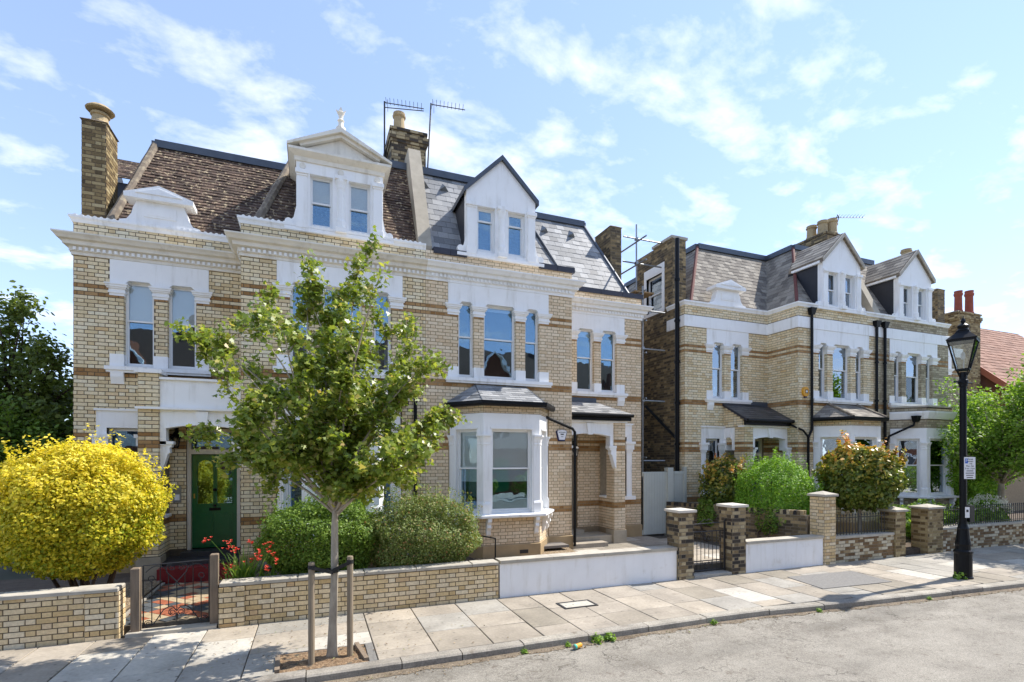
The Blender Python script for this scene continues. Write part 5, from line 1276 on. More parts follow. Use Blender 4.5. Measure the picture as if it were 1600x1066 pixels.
def render_wall(label, x0, x1, y0, h, th=.22):
    t = thing('rendered_wall', label, 'wall', ((x0 + x1) / 2, y0, 0), 'white rendered walls')
    mb = MB(); n = 24
    for i in range(n): pass
    mb.box(x0, x1, y0, y0 + th, -.15, h); mb.build('wall_core', M['render'], t)
    x = x0
    while x < x1 - .05:
        L = min(random.uniform(.8, 1.2), x1 - x); L = x1 - x if x1 - x - L < .3 else L
        mb = MB(); mb.box(x + .003, x + L - .003, y0 - .03, y0 + th + .04, h + .001, h + .058 + random.uniform(-.003, .003)); mb.build('coping_stone', M['coping'], t); x += L
    return t
render_wall('long white rendered low wall with stone coping before the gravel and terrace', 3.06, 6.885, YG - .005, .60)
render_wall('short white rendered low wall between two brick gate piers', 8.675, 11.0, YG - .06, .62)
def pier(label, x0, y0, w, h, mat, mortar, cap='flat', d=None):
    d = d or w; t = thing('gate_pier', label, 'pier', (x0 + w / 2, y0 + d / 2, 0), 'brick gate piers')
    mb = MB(); mb.box(x0, x0 + w, y0, y0 + d, -.15, h); o = mb.build('pier_core', mortar, t); br = []
    for f, L, k in ((Fr((x0, y0), (1, 0)), w, 0), (Fr((x0, y0 + d), (0, -1)), d, 1), (Fr((x0 + w, y0), (0, 1)), d, 1), (Fr((x0 + w, y0 + d), (-1, 0)), w, 0)): br += lay(f, 0, L, -.02, h, zb=-.02, flip=k, mode='flemish')
    set_bricks([(o, br)], MIX(mat), 300)
    p = .045; mb = MB(); a, b, c, e = x0 - p, x0 + w + p, y0 - p, y0 + d + p; z = h + .002; m = ((a + b) / 2, (c + e) / 2)
    rise = .035 if cap == 'flat' else .07
    mb.mesh([(a, c, z), (b, c, z), (b, e, z), (a, e, z), (a, c, z + .05), (b, c, z + .05), (b, e, z + .05), (a, e, z + .05), (m[0], m[1], z + .05 + rise)], [(3, 2, 1, 0), (0, 1, 5, 4), (1, 2, 6, 5), (2, 3, 7, 6), (3, 0, 4, 7), (4, 5, 8), (5, 6, 8), (6, 7, 8), (7, 4, 8)])
    mb.build('cap', M['pale_cap'] if cap == 'flat' else M['coping'], t); return t
M['pale_cap'] = plain('pale_cap_stone', (.62, .57, .49), .8, .12, 4, .15, 40)
pier('dark mixed brick gate pier with pale cap, left of the iron bar gate', 6.90, 8.42, .37, 1.36, 'brick_pier', M['mortar_grey'])
pier('dark mixed brick gate pier with pale cap, right of the iron bar gate', 8.29, 8.42, .37, 1.42, 'brick_pier', M['mortar_grey'])
pier('tall pale brick pier with moulded cap between white wall and railings', 11.02, 8.40, .37, 1.58, 'brick_garden', M['mortar_grey'], 'pyr')
pier('brown brick pier at the left of the open gateway', 13.55, 8.42, .38, 1.13, 'brick_chim', M['mortar_tan'], 'pyr')
pier('wide brown brick pier at the right of the open gateway', 14.82, 8.42, .62, 1.15, 'brick_chim', M['mortar_tan'], 'pyr', .4)
brick_wall_thing('low brown and cream brick wall carrying railings beneath the photinia', 11.40, 13.54, 8.46, .22, .56, 'brick_mixed', M['mortar_grey'], None, .06)
brick_wall_thing('long low brown and cream brick wall with railings behind the street lamp', 15.46, 26.0, 8.46, .22, .58, 'brick_mixed', M['mortar_grey'], None, .06)
def railings(label, x0, x1, y, z0, z1):
    t = thing('railings', label, 'railings', ((x0 + x1) / 2, y, z0), 'black iron railings')
    mb = MB(); mb.beam((x0, y, z0 + .06), (x1, y, z0 + .06), .03, .012); mb.beam((x0, y, z1 - .1), (x1, y, z1 - .1), .03, .012); mb.build('rail', M['iron'], t)
    bm = MB(); bm.tube([(0, 0, 0), (0, 0, z1 - z0 - .05)], .008, 6); bm.lathe([(.008, z1 - z0 - .06), (.016, z1 - z0 - .04), (.002, z1 - z0)], (0, 0, 0), 6); me = bm.data('bar', M['iron'])
    for i in range(int((x1 - x0) / .105)): place('bar', me, t, (x0 + .05 + i * .105, y, z0))
railings('black iron railings in front of the photinia tree trunk', 11.42, 13.52, 8.57, .62, 1.14)
railings('long black iron railings behind the street lamp', 15.48, 25.9, 8.57, .64, 1.18)
# boundary wall running back to the side passage, brick-on-edge top
t = thing('boundary_wall', 'old brown brick boundary wall running back behind the white wall, overgrown with ivy', 'wall', (10.3, 10.6, 0))
pA, pB = (9.62, 12.30), (10.98, 8.82); f, L = between(pA, pB)
mb = MB(); f.box(mb, 0, L, -.22, 0, 0, 1.10); o = mb.build('wall_core', M['mortar_grey'], t)
set_bricks([(o, lay(f, 0, L, .05, 1.09, zb=.05))], MIX('brick_stock'), 300)
bm = MB(); bm.box(-.034, .034, -.11, .11, 0, .105); me = bm.data('brick', M['brick_pier']['obj']); an = math.atan2(f.d[1], f.d[0])
for i in range(int(L / .078)):
    q = place('brick', me, t, f(.04 + i * .078, -.11, 1.10)); q.rotation_euler.z = an
# wrought iron scroll gate of the left garden
def post(label, x, y, w, h):
    mb = MB(); mb.box(x - w / 2, x + w / 2, y - w / 2, y + w / 2, -.1, h - .012); mb.hexa([(x - w / 2, y - w / 2, h - .012), (x + w / 2, y - w / 2, h - .012), (x + w / 2, y + w / 2, h - .012), (x - w / 2, y + w / 2, h - .012), (x - w / 2 + .01, y - w / 2 + .01, h), (x + w / 2 - .01, y - w / 2 + .01, h), (x + w / 2 - .01, y + w / 2 - .01, h), (x - w / 2 + .01, y + w / 2 - .01, h)])
    tag(mb.build('gate_post', M['wood_post']), label, 'gate post', 'timber gate posts')
post('weathered timber gate post left of the scroll gate, under the golden shrub', -2.33, 8.58, .105, .93)
post('taller weathered timber gate post right of the scroll gate', -1.37, 8.60, .105, 1.06)
gx0, gx1, gy, gz0, gz1 = -2.25, -1.44, 8.60, .07, .98
t = thing('garden_gate', 'black wrought iron scroll gate with heart motif between timber posts', 'gate', ((gx0 + gx1) / 2, gy, 0))
W = gx1 - gx0; cx = (gx0 + gx1) / 2
def spiral(mb, c, r0, r1, a0, turns, n=26, rad=.006):
    mb.tube([(c[0] + (r0 + (r1 - r0) * i / n) * math.cos(a0 + turns * 2 * math.pi * i / n), gy, c[1] + (r0 + (r1 - r0) * i / n) * math.sin(a0 + turns * 2 * math.pi * i / n)) for i in range(n + 1)], rad, 6)
mb = MB(); mb.tube([(gx0, gy, gz0), (gx0, gy, gz1 - .03)], .009, 6); mb.tube([(gx1, gy, gz0), (gx1, gy, gz1)], .009, 6); mb.tube([(gx0, gy, gz1 - .03), (gx1, gy, gz1)], .009, 6); mb.build('frame', M['iron'], t)
for i in range(1, 8):
    x_ = gx0 + W * i / 8; top = gz1 - .02 if i not in (4,) else gz1 - .30
    if i in (1, 7): top = gz1 - .26
    if i in (3, 5): top = gz1 - .17
    bot = gz0 + (.02 if i in (1, 7) else (.12 if i in (2, 6) else (.26 if i in (3, 5) else .22)))
    b_ = MB(); b_.tube([(x_, gy, bot), (x_, gy, top)], .0065, 6); b_.build('bar', M['iron'], t)
mb = MB()
for sg in (-1, 1):
    mb.tube([(cx + sg * a, gy, gz1 + b) for a, b in ((-.035, -.34), (.0, -.29), (.06, -.22), (.12, -.15), (.135, -.09), (.11, -.04), (.06, -.02))], .008, 6)
    spiral(mb, (cx + sg * .055, gz1 - .085), .045, .012, math.pi / 2, sg * -1.3)
    mb.tube([(cx + sg * (.13 + .245 * (k / 10)), gy, gz1 - .10 + .07 * math.sin(math.pi * k / 10) - .03 * k / 10) for k in range(11)], .007, 6)
    spiral(mb, (cx + sg * (W / 2 - .10), gz1 - .22), .042, .03, -math.pi / 2, sg * 1.0)
mb.build('top_scrolls', M['iron'], t)
mb = MB()
for sg in (-1, 1):
    mb.tube([(cx + sg * a, gy, gz0 + b) for a, b in ((.0, .20), (.04, .255), (.10, .27), (.16, .235), (.22, .14), (.27, .06), (.31, .02))], .008, 6)
    spiral(mb, (cx + sg * .055, gz0 + .185), .05, .018, math.pi / 2, sg * -1.5); spiral(mb, (cx + sg * (W / 2 - .062), gz0 + .055), .055, .02, -math.pi / 2, sg * 1.6)
mb.mesh([(cx - .022, gy, gz0 + .14), (cx + .022, gy, gz0 + .14), (cx, gy, gz0 + .04), (cx, gy, gz0 + .19), (cx, gy + .008, gz0 + .12), (cx, gy - .008, gz0 + .12)], [(0, 2, 5), (2, 1, 5), (1, 3, 5), (3, 0, 5), (2, 0, 4), (1, 2, 4), (3, 1, 4), (0, 3, 4)])
mb.build('bottom_scrolls', M['iron'], t)
# bar gate between the dark brick piers (stands slightly open)
bx0, bx1, by = 7.30, 8.24, 8.60
t = thing('garden_gate', 'black iron bar gate with small scrolled panels between dark brick piers', 'gate', ((bx0 + bx1) / 2, by, 0)); gy = by
mb = MB()
for x_ in (bx0, bx1): mb.tube([(x_, by, .07), (x_, by, 1.0 if x_ == bx0 else 1.12)], .014, 6)
for z_ in (.10, .30, .92): mb.tube([(bx0, by, z_), (bx1, by, z_)], .012, 6)
mb.tube([(bx0 - .04, by, 1.08), (bx1, by, 1.10)], .012, 6); mb.tube([(bx1 + .02, by, .06), (bx1 + .02, by, 1.15), (bx1 + .09, by, 1.15)], .016, 6); mb.build('frame', M['iron'], t)
for i in range(1, 9):
    x_ = bx0 + (bx1 - bx0) * i / 9; b_ = MB()
    mid = i in (4, 5); b_.tube([(x_, by, .10 if not mid else .34), (x_, by, .92 if not mid else .70)], .008, 6); b_.build('bar', M['iron'], t)
mb = MB(); cx = (bx0 + bx1) / 2
for (cz, r) in ((.20, .03), (.81, .03)):
    for sx in (-1, 1):
        for sz in (-1, 1): spiral(mb, (cx + sx * .05, cz + sz * .045), r, .012, 0, sx * sz * 1.3)
    for sx in (-1, 1): mb.tube([(cx + sx * .12, by, cz - .1), (cx + sx * .12, by, cz + .1)], .007, 5)
for sx in (-1, 1): mb.tube([(cx + sx * a, by, 1.09 + b) for a, b in ((.0, .06), (.06, .09), (.13, .05), (.2, .0))], .007, 5)
mb.build('scroll_panel', M['iron'], t)
# sage boarded gate across the side passage
t = thing('passage_gate', 'tall sage grey boarded gate closing the passage between the houses', 'gate', (9.2, 12.36, .2))
for i in range(8):
    mb = MB(); w = .75 / 8; mb.box(8.86 + i * w + .002, 8.86 + (i + 1) * w - .002, 12.34, 12.365, .27, 2.06); mb.build('board', M['sage'], t)
mb = MB(); mb.box(8.83, 9.62, 12.365, 12.40, .26, .40); mb.box(8.83, 9.62, 12.365, 12.40, 1.95, 2.08); mb.box(9.61, 9.66, 12.33, 12.40, .26, 2.07); mb.build('frame', M['sage'], t)
mb = MB(); mb.box(9.66, 9.86, 12.28, 12.44, .2, 2.20); mb.build('gate_post', M['sage'], t)
for i in range(5):
    mb = MB(); w = .44 / 5; mb.box(9.86 + i * w + .002, 9.86 + (i + 1) * w - .002, 12.34, 12.365, .27, 2.06); mb.build('board', M['sage'], t)
mb = MB(); mb.box(9.86, 10.3, 12.325, 12.40, 2.0, 2.09); mb.box(10.28, 10.36, 12.30, 12.42, .27, 2.22); mb.build('fixed_frame', M['sage'], t)
# scaffold in the passage
t = thing('scaffold', 'galvanised tube scaffold with a timber platform in the passage between the houses', 'scaffold', (9.2, 13.2, .2))
def tube1(a, b, nm='tube'):
    mb = MB(); mb.tube([a, b], .0242, 8); mb.build(nm, M['steel'], t)
for x_, y_, zt_ in ((9.12, 12.75, 7.6), (9.12, 14.3, 9.0), (9.35, 13.4, 9.75), (9.75, 14.3, 7.6)): tube1((x_, y_, .2), (x_, y_, zt_))
for z_ in (9.05, 8.35, 7.45, 6.55, 5.6, 4.25, 2.5): tube1((9.14, 12.6, z_), (9.14, 14.6, z_ + .01))
for z_, y_ in ((9.3, 13.38), (8.55, 13.42), (6.9, 12.8), (5.75, 12.8), (4.2, 12.8), (2.4, 12.8)): tube1((8.87 if z_ > 7.2 else 9.05, y_, z_), (10.3 if z_ > 7.2 else 9.95, y_, z_))
for i in range(3):
    mb = MB(); mb.box(9.0 + i * .23, 9.22 + i * .23, 12.95, 14.6, 7.49, 7.53); mb.build('board', M['plank'], t)
mb = MB()
for z_ in (9.3, 8.55): mb.box(9.31, 9.39, 13.35, 13.45, z_ - .04, z_ + .04)
for z_ in (6.9, 5.75, 4.2): mb.box(9.08, 9.16, 12.71, 12.82, z_ - .04, z_ + .04)
mb.build('coupler', M['steel'], t)
# handrail by the basement light well of the right hand house
t = thing('handrail', 'short black metal handrail beside the bay window steps', 'handrail', (3.45, 9.6, .3))
mb = MB(); mb.tube([(2.95, 10.2, .92), (3.35, 9.55, .88), (3.35, 9.55, .28)], .017, 8); mb.tube([(3.35, 9.55, .28), (3.35, 9.55, .30)], .04, 10); mb.build('rail', M['black'], t)
# ------------------------------------------------------------------ planting
OV = np.array([(0, 0, 0), (.30, .35, .03), (.22, .75, .0), (0, 1, -.05), (-.22, .75, 0), (-.30, .35, .03)])
KITE = np.array([(0, 0, 0), (.36, .5, .06), (0, 1, 0), (-.36, .5, .06)])
MAPLE = np.array([(0, -.05, -.04), (.22, .02, .05), (.62, .12, .16), (.40, .36, .10), (.60, .70, .02), (.26, .62, .05), (0, 1.05, -.22), (-.26, .62, .05), (-.60, .70, .02), (-.40, .36, .10), (-.62, .12, .16), (-.22, .02, .05)])
BLADE = np.array([(-.03, 0, 0), (.03, 0, 0), (.035, .5, .02), (0, 1, -.12), (-.035, .5, .02)])
def leaf_mesh(name, C, N, size, shape, mat, tone, droop=0.0):
    n = len(C); k = len(shape)
    N = N / (np.linalg.norm(N, axis=1, keepdims=True) + 1e-9)
    r = rng.normal(size=(n, 3)); r[:, 2] -= droop
    U = r - N * np.sum(r * N, axis=1, keepdims=True); U /= (np.linalg.norm(U, axis=1, keepdims=True) + 1e-9)
    W = np.cross(U, N)
    sz = size[:, None, None]
    V = C[:, None, :] + sz * (shape[None, :, 0:1] * W[:, None, :] + (shape[None, :, 1:2] - .3) * U[:, None, :] + shape[None, :, 2:3] * N[:, None, :])
    me = bpy.data.meshes.new(name); me.vertices.add(n * k); me.vertices.foreach_set('co', V.reshape(-1).astype(np.float32))
    me.loops.add(n * k); me.loops.foreach_set('vertex_index', np.arange(n * k, dtype=np.int32))
    me.polygons.add(n); me.polygons.foreach_set('loop_start', np.arange(0, n * k, k, dtype=np.int32)); me.polygons.foreach_set('loop_total', np.full(n, k, dtype=np.int32))
    me.materials.append(mat); at = me.attributes.new('tone', 'FLOAT', 'FACE'); at.data.foreach_set('value', np.clip(tone, .001, .999).astype(np.float32))
    me.update(calc_edges=True); return me
def lump(D, k=5.0, amp=.12, seed=0):
    s = seed * 1.7
    return 1 + amp * (np.sin(D[:, 0] * k + s) * np.cos(D[:, 1] * k * 1.2 + s * 2) + .6 * np.sin(D[:, 2] * k * 1.7 + D[:, 0] * 3 + s) + .5 * np.sin(D[:, 1] * k * 2.7 + D[:, 2] * 4.1 + s))
def unit(n):
    v = rng.normal(size=(n, 3)); return v / np.linalg.norm(v, axis=1, keepdims=True)
def bush(name, label, cat, base, c, r, n, size, mat, shape=KITE, amp=.12, seed=1, tonefn=None, stems=5, flat=0.0, group=None, bark='bark_dark', spikes=0, inner=.22, k=5.0, clip=None):
    t = thing(name, label, cat, base, group); c = np.array(c); r = np.array(r)
    D = unit(n); rad = 1 - np.abs(rng.normal(0, inner, n)) * .8; rad = np.clip(rad, .25, 1.04)
    L = lump(D, k, amp, seed)
    pos = c + D * r * (rad * L)[:, None]
    if flat: pos[:, 2] = np.maximum(pos[:, 2], c[2] - r[2] * flat + rng.normal(0, .04, n))
    if spikes:
        S_ = unit(spikes); S_[:, 2] = np.abs(S_[:, 2]) + .1; S_ /= np.linalg.norm(S_, axis=1, keepdims=True); m = 26
        for q in range(spikes):
            p0 = c + S_[q] * r * lump(S_[q:q + 1], k, amp, seed)[0]; ln = rng.uniform(.10, .30); dr = S_[q] * .4 + np.array([0, 0, .8])
            pp = p0 + dr * np.linspace(-.3, 1, m)[:, None] * ln + rng.normal(0, .02, (m, 3)); pos = np.vstack([pos, pp]); D = np.vstack([D, np.repeat(S_[q:q + 1], m, 0)]); rad = np.append(rad, np.full(m, 1.1))
    N = D * .7 + np.array([0, 0, .45]) + rng.normal(0, .55, D.shape)
    if clip is not None:
        kp = clip(pos); pos, N, D, rad = pos[kp], N[kp], D[kp], rad[kp]
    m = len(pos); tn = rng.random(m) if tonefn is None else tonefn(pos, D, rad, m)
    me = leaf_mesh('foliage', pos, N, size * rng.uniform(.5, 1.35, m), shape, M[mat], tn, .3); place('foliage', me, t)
    mb = MB()
    for q in range(stems):
        e = c + unit(1)[0] * r * .75; b = np.array(base) + np.append(rng.normal(0, .07, 2), 0); e[2] = max(e[2], c[2] - r[2] * .2)
        mid = b * .5 + e * .5 + rng.normal(0, .08, 3); mb.tube([b + np.array([0, 0, -.06]), b * .7 + mid * .3 + np.append(rng.normal(0, .05, 2), 0), mid, e], [.035, .03, .02, .006], 7)
    if stems: mb.build('stem', M[bark], t)
    return t
rng = np.random.default_rng(3)
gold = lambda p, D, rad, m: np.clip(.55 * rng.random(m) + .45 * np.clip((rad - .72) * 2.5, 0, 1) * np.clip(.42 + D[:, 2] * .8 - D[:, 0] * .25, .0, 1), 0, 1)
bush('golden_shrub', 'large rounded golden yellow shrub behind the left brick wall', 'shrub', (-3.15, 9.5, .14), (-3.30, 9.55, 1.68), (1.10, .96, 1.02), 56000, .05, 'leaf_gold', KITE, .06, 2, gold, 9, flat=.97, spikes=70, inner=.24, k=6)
low = lambda p: ~((p[:, 1] < YG + .26) & (p[:, 2] < .70))
bush('hedge_shrub', 'rounded fresh green hedge shrub behind the slender street tree', 'shrub', (.10, 9.3, .25), (.12, 9.27, 1.08), (1.0, .66, .70), 34000, .042, 'leaf_hedge', KITE, .075, 3, None, 4, flat=.98, spikes=90, inner=.2, clip=low, group='rounded hedges behind the brick wall')
sp = lambda p, D, rad, m: rng.random(m)
bush('hedge_shrub', 'rounded grey green small leaved hedge shrub hanging over the wall beside the bay', 'shrub', (1.85, 9.25, .25), (1.80, 9.18, 1.05), (1.12, .66, .73), 40000, .036, 'leaf_grey', KITE, .085, 4, sp, 4, flat=1.0, spikes=120, inner=.2, clip=lambda p: ~((p[:, 1] < YG + .27) & (p[:, 1] > YG - .04) & (p[:, 2] < .69)), group='rounded hedges behind the brick wall')
tip = lambda p, D, rad, m: np.clip(.55 * rng.random(m) + .55 * np.clip((rad - .8) * 4, 0, 1) * np.clip(.25 + D[:, 2] * .9, 0, 1), 0, 1)
bush('photinia_tree', 'photinia on a clear stem with coppery young leaves behind the railings', 'shrub', (13.30, 9.15, .1), (13.40, 9.2, 1.98), (1.06, .95, .88), 11000, .10, 'leaf_photinia', OV, .08, 5, tip, 0, spikes=30, k=5)
t = [o for o in COL.objects if o.name == 'photinia_tree'][0]
mb = MB(); mb.tube([(13.30, 9.15, .0), (13.32, 9.16, .7), (13.36, 9.2, 1.5)], [.06, .05, .04], 9)
for q in range(7):
    e = Vector((13.4, 9.2, 2.0)) + Vector(unit(1)[0]) * .7; mb.tube([(13.34, 9.18, 1.15), Vector((13.36, 9.2, 1.4)).lerp(e, .4), e], [.03, .02, .006], 6)
mb.build('trunk', M['bark'], t)
bush('photinia_shrub', 'upright photinia shrub with reddish tips beside the sage passage gate', 'shrub', (10.90, 11.35, .12), (10.88, 11.3, 1.55), (.68, .62, 1.05), 5200, .09, 'leaf_photinia', OV, .10, 6, tip, 4, spikes=18)
bush('clipped_shrub', 'bright green clipped dome shrub behind the short white wall', 'shrub', (11.45, 10.15, .12), (11.45, 10.15, 1.42), (1.05, .95, 1.03), 26000, .05, 'leaf_bright', KITE, .06, 7, None, 4, inner=.17, spikes=80)
bush('climber', 'bright green climbing shrub covering the corner beside the flat topped bay', 'shrub', (20.9, 10.7, .1), (20.9, 10.7, 2.45), (1.45, 1.1, 1.85), 22000, .08, 'leaf_bright', OV, .16, 8, None, 4, spikes=40)
t = bush('hydrangea', 'hydrangea with creamy white flower heads behind the railings', 'shrub', (18.9, 9.25, .1), (18.9, 9.25, .75), (.9, .5, .55), 2600, .10, 'leaf_light', OV, .08, 9, None, 3)
for q in range(22):
    d = unit(1)[0]; d[2] = abs(d[2]) * .8 + .15; d[1] = -abs(d[1]); p = np.array((18.9, 9.25, .85)) + d * np.array((.95, .5, .5)); mb = MB(); me_n = 26
    for a in range(me_n):
        u = unit(1)[0] * .085; c_ = p + u; mb.mesh([c_ + np.array((-.02, 0, -.012)), c_ + np.array((.02, 0, -.012)), c_ + np.array((.018, -.012, .02)), c_ + np.array((-.018, -.012, .02))], [(0, 1, 2, 3)])
    mb.build('flower_head', M['flower_white'], t, kind='stuff')
bush('garden_shrub', 'loose green planting under the flat topped bay window', 'shrub', (16.6, 9.6, .1), (16.8, 9.7, .68), (1.5, .5, .5), 5200, .085, 'leaf_light', OV, .15, 10, None, 3)
bush('ivy', 'dark ivy hanging on the old boundary wall', 'ivy', (10.55, 9.75, .1), (10.60, 9.72, .88), (.10, .5, .33), 1500, .05, 'leaf_hedge', KITE, .2, 11, None, 2)
bush('ivy', 'ivy tuft above the bar gate on the boundary wall', 'ivy', (9.98, 11.2, .1), (9.98, 11.1, 1.0), (.14, .32, .35), 1600, .055, 'leaf_hedge', KITE, .2, 12, None, 2)
# crocosmia
def blades(label, name, base, n, h, spread, flowers, seed):
    t = thing(name, label, 'plant', base); C = []; random.seed(seed); mb = MB()
    for i in range(n):
        a = random.uniform(0, 2 * math.pi); L = h * random.uniform(.55, 1.05); sp_ = spread * random.uniform(.15, 1); b = Vector(base) + Vector((random.gauss(0, .09), random.gauss(0, .07), 0)); w = random.uniform(.010, .018)
        dv = Vector((math.cos(a), math.sin(a), 0)); sd = Vector((-dv.y, dv.x, 0)); mb.tone = random.random(); pr = None
        for k in range(6):
            q = k / 5; p = b + dv * (sp_ * q ** 1.7) + Vector((0, 0, L * (q - .28 * q ** 3 * (sp_ / spread)))); ww = w * (1 - q ** 2 * .95)
            cur = (p - sd * ww, p + sd * ww)
            if pr: mb.face([pr[0], pr[1], cur[1], cur[0]])
            pr = cur
    mb.build('leaf', M['leaf_blade'], t)
    for i in range(flowers):
        a = random.uniform(0, 2 * math.pi); sp_ = spread * random.uniform(.3, 1.25); L = h * random.uniform(.75, 1.12); b = Vector(base); tip_ = b + Vector((math.cos(a) * sp_, math.sin(a) * sp_, L)); mb = MB(); mb.tube([b, b.lerp(tip_, .6) + Vector((0, 0, .12)), tip_], [.005, .004, .003], 5); so = mb.build('flower_stem', M['leaf_blade'], t)
        fl = MB()
        for j in range(7):
            c = tip_ + Vector((math.cos(a) * .022 * j + random.gauss(0, .02), math.sin(a) * .022 * j + random.gauss(0, .02), .02 * math.sin(j) + random.gauss(0, .02))); 
            for k in range(5):
                an = k * 1.257; e = c + Vector((math.cos(an) * .022, math.sin(an) * .022, .022)); sd = Vector((-math.sin(an), math.cos(an), 0)) * .009; fl.face([c - sd * .4, c + sd * .4, e + sd, e - sd])
        fl.build('flower', M['flower_red'], so, kind='stuff')
blades('clump of crocosmia with scarlet flowers beside the scroll gate', 'crocosmia', (-1.02, 9.0, .28), 90, .85, .5, 13, 4)
blades('lower clump of crocosmia with scarlet flowers against the hedge', 'crocosmia', (-.66, 8.95, .28), 50, .6, .42, 9, 9)
blades('spiky green plant growing beside the right timber gate post', 'garden_plant', (-1.12, 9.5, .2), 36, .7, .4, 0, 12)
# planter with lavender in the open gateway
t = thing('planter', 'ribbed dark grey planter with pale lavender in the open gateway', 'planter', (14.85, 9.35, .1))
mb = MB(); mb.lathe([(.15, 0)] + [(.15 + .06 * i / 12 + (.006 if i % 2 else 0), .62 * i / 12) for i in range(13)] + [(.225, .63), (.225, .66), (.19, .66), (.18, .58)], (14.85, 9.35, .1), 20); mb.build('pot', M['grey_planter'], t)
D = unit(2400); D[:, 2] = np.abs(D[:, 2]); pos = np.array((14.85, 9.35, .70)) + D * np.array((.36, .36, .45)) * rng.uniform(.4, 1, 2400)[:, None]
M['leaf_lavender'] = leaf('lavender_leaf', [(0, (.16, .17, .13)), (.7, (.26, .27, .20)), (1, (.38, .38, .31))])
place('foliage', leaf_mesh('foliage', pos, D + rng.normal(0, .6, D.shape), np.full(2400, .06), BLADE * np.array((3, 1, 1)), M['leaf_lavender'], rng.random(2400)), t)

# ---- trees
def limb(mb, a, b, r0, r1, n=5, bend=.12, seed=0, sag=0):
    a, b = Vector(a), Vector(b); L = (b - a).length; pts = []; o = Vector(tuple(rng.normal(0, bend * L * .5, 3)))
    for i in range(n + 1):
        q = i / n; pts.append(a.lerp(b, q) + o * math.sin(math.pi * q) * .6 + Vector((0, 0, (bend * L * .7 - sag) * math.sin(math.pi * q))))
    mb.tube(pts, [r0 + (r1 - r0) * i / n for i in range(n + 1)], 7 if r0 > .02 else 5); return pts
def tree_from_tips(name, label, base, fork, tips, trunk_r, mat, shape, lsize, per, clump, bark, group=None, stages=2, twig=5, droop=.5, lean=None):
    t = thing(name, label, 'tree', base, group); tr = MB(); base_v = Vector(base)
    F_ = Vector(fork); tr.tube([base_v + Vector((0, 0, -.1)), base_v + Vector((0, 0, .06)), base_v.lerp(F_, .25), base_v.lerp(F_, .6) + Vector((.01, .01, 0)), F_, F_ + Vector((.01, 0, .28)), F_ + Vector((0, 0, .56))], [trunk_r * 2.0, trunk_r * 1.35, trunk_r * 1.06, trunk_r * .95, trunk_r * .9, trunk_r * .62, trunk_r * .3], 12)
    tr.build('trunk', M[bark], t, smooth=True); lb = MB(); C = []; 
    for i, tip_ in enumerate(tips):
        tip_ = Vector(tip_); hgt = (tip_.z - F_.z); st = F_ + Vector((0, 0, max(-.35, min(.5, hgt * .18)))) * (1 if hgt > 0 else .5)
        pts = limb(lb, st, tip_, trunk_r * .42, .005, 7, .10, i)
        for q in range(twig):
            k = 2 + int(rng.integers(0, 6)); p = pts[min(k, 7)]; d = (tip_ - st).normalized() * .5 + Vector(tuple(rng.normal(0, .55, 3))) + Vector((0, 0, .15)); L = rng.uniform(.25, .6) * clump * 2.4
            e = p + d.normalized() * L; tp = limb(lb, p, e, .010, .003, 3, .1); 
            for u in np.linspace(.3, 1.05, 9): C.append((tuple(p.lerp(e, float(u))), clump * .42))
        for u in range(3, 8): C.append((tuple(pts[u]), clump * (.55 if u > 4 else .35)))
        C.append((tuple(tip_), clump * .45)); C.append((tuple(tip_), clump * .3))
    lb.build('limb', M[bark], t, smooth=True)
    cc = np.array([c[0] for c in C]); rr = np.array([c[1] for c in C]); idx = rng.integers(0, len(C), per)
    pos = cc[idx] + rng.normal(0, 1, (per, 3)) * (rr[idx] * .62)[:, None]
    N = rng.normal(0, .55, (per, 3)) + np.array([.1, -.25, .75]); place('crown', leaf_mesh('crown', pos, N, lsize * rng.uniform(.6, 1.2, per), shape, M[mat], np.clip(rng.random(per) * .93 + .07 * (rng.random(per) > .9), 0, 1), droop), t)
    return t
rng = np.random.default_rng(21)
tips_px = [(482, 385), (470, 430), (572, 376), (600, 405), (560, 420), (410, 455), (395, 500), (438, 500), (305, 520), (345, 540), (345, 600), (380, 560), (322, 668), (372, 640), (352, 712), (400, 690), (455, 700),
           (685, 548), (655, 500), (665, 580), (640, 600), (708, 655), (690, 690), (660, 720), (640, 670), (625, 745), (520, 450), (505, 520), (555, 500), (540, 575), (590, 560), (470, 570), (600, 640), (560, 640), (500, 640), (430, 620), (520, 700), (580, 705), (610, 500)]
tips = []
for k_, (x_, y_) in enumerate(tips_px):
    Y_ = TREE[1] + rng.uniform(-1.0, 1.9) * (1.0 if 360 < x_ < 660 else .7); tips.append(tuple(P(512 + (x_ - 512) * .93, 640 + (y_ - 640) * .93 + 8, Y_)))
rng = np.random.default_rng(22)
tree_from_tips('street_tree', 'young maple street tree with slender grey trunk between two stakes', (TREE[0], TREE[1], 0), (TREE[0] + .03, TREE[1], 1.62), tips, .047, 'leaf_maple', MAPLE, .063, 25000, .25, 'bark', twig=6)
for (x_, y_, h_, lb_) in ((-.03, 6.62, 1.21, 'left'), (.42, 6.70, 1.24, 'right')):
    mb = MB(); mb.lathe([(.036, -.1), (.038, .3), (.037, h_ - .01), (.033, h_)], (x_, y_, 0), 12); tag(mb.build('tree_stake', M['stake']), 'round timber tree stake at the %s of the slender street tree' % lb_, 'stake', 'tree stakes')
t = thing('tree_tie', 'black rubber tie strapping the street tree trunk to both stakes', 'strap', (.2, 6.7, 1.1))
mb = MB()
for (a, b) in (((-.03, 6.575, 1.15), (.22, 6.685, 1.05)), ((.22, 6.685, 1.08), (.42, 6.655, 1.17))): mb.beam(a, b, .012, .042)
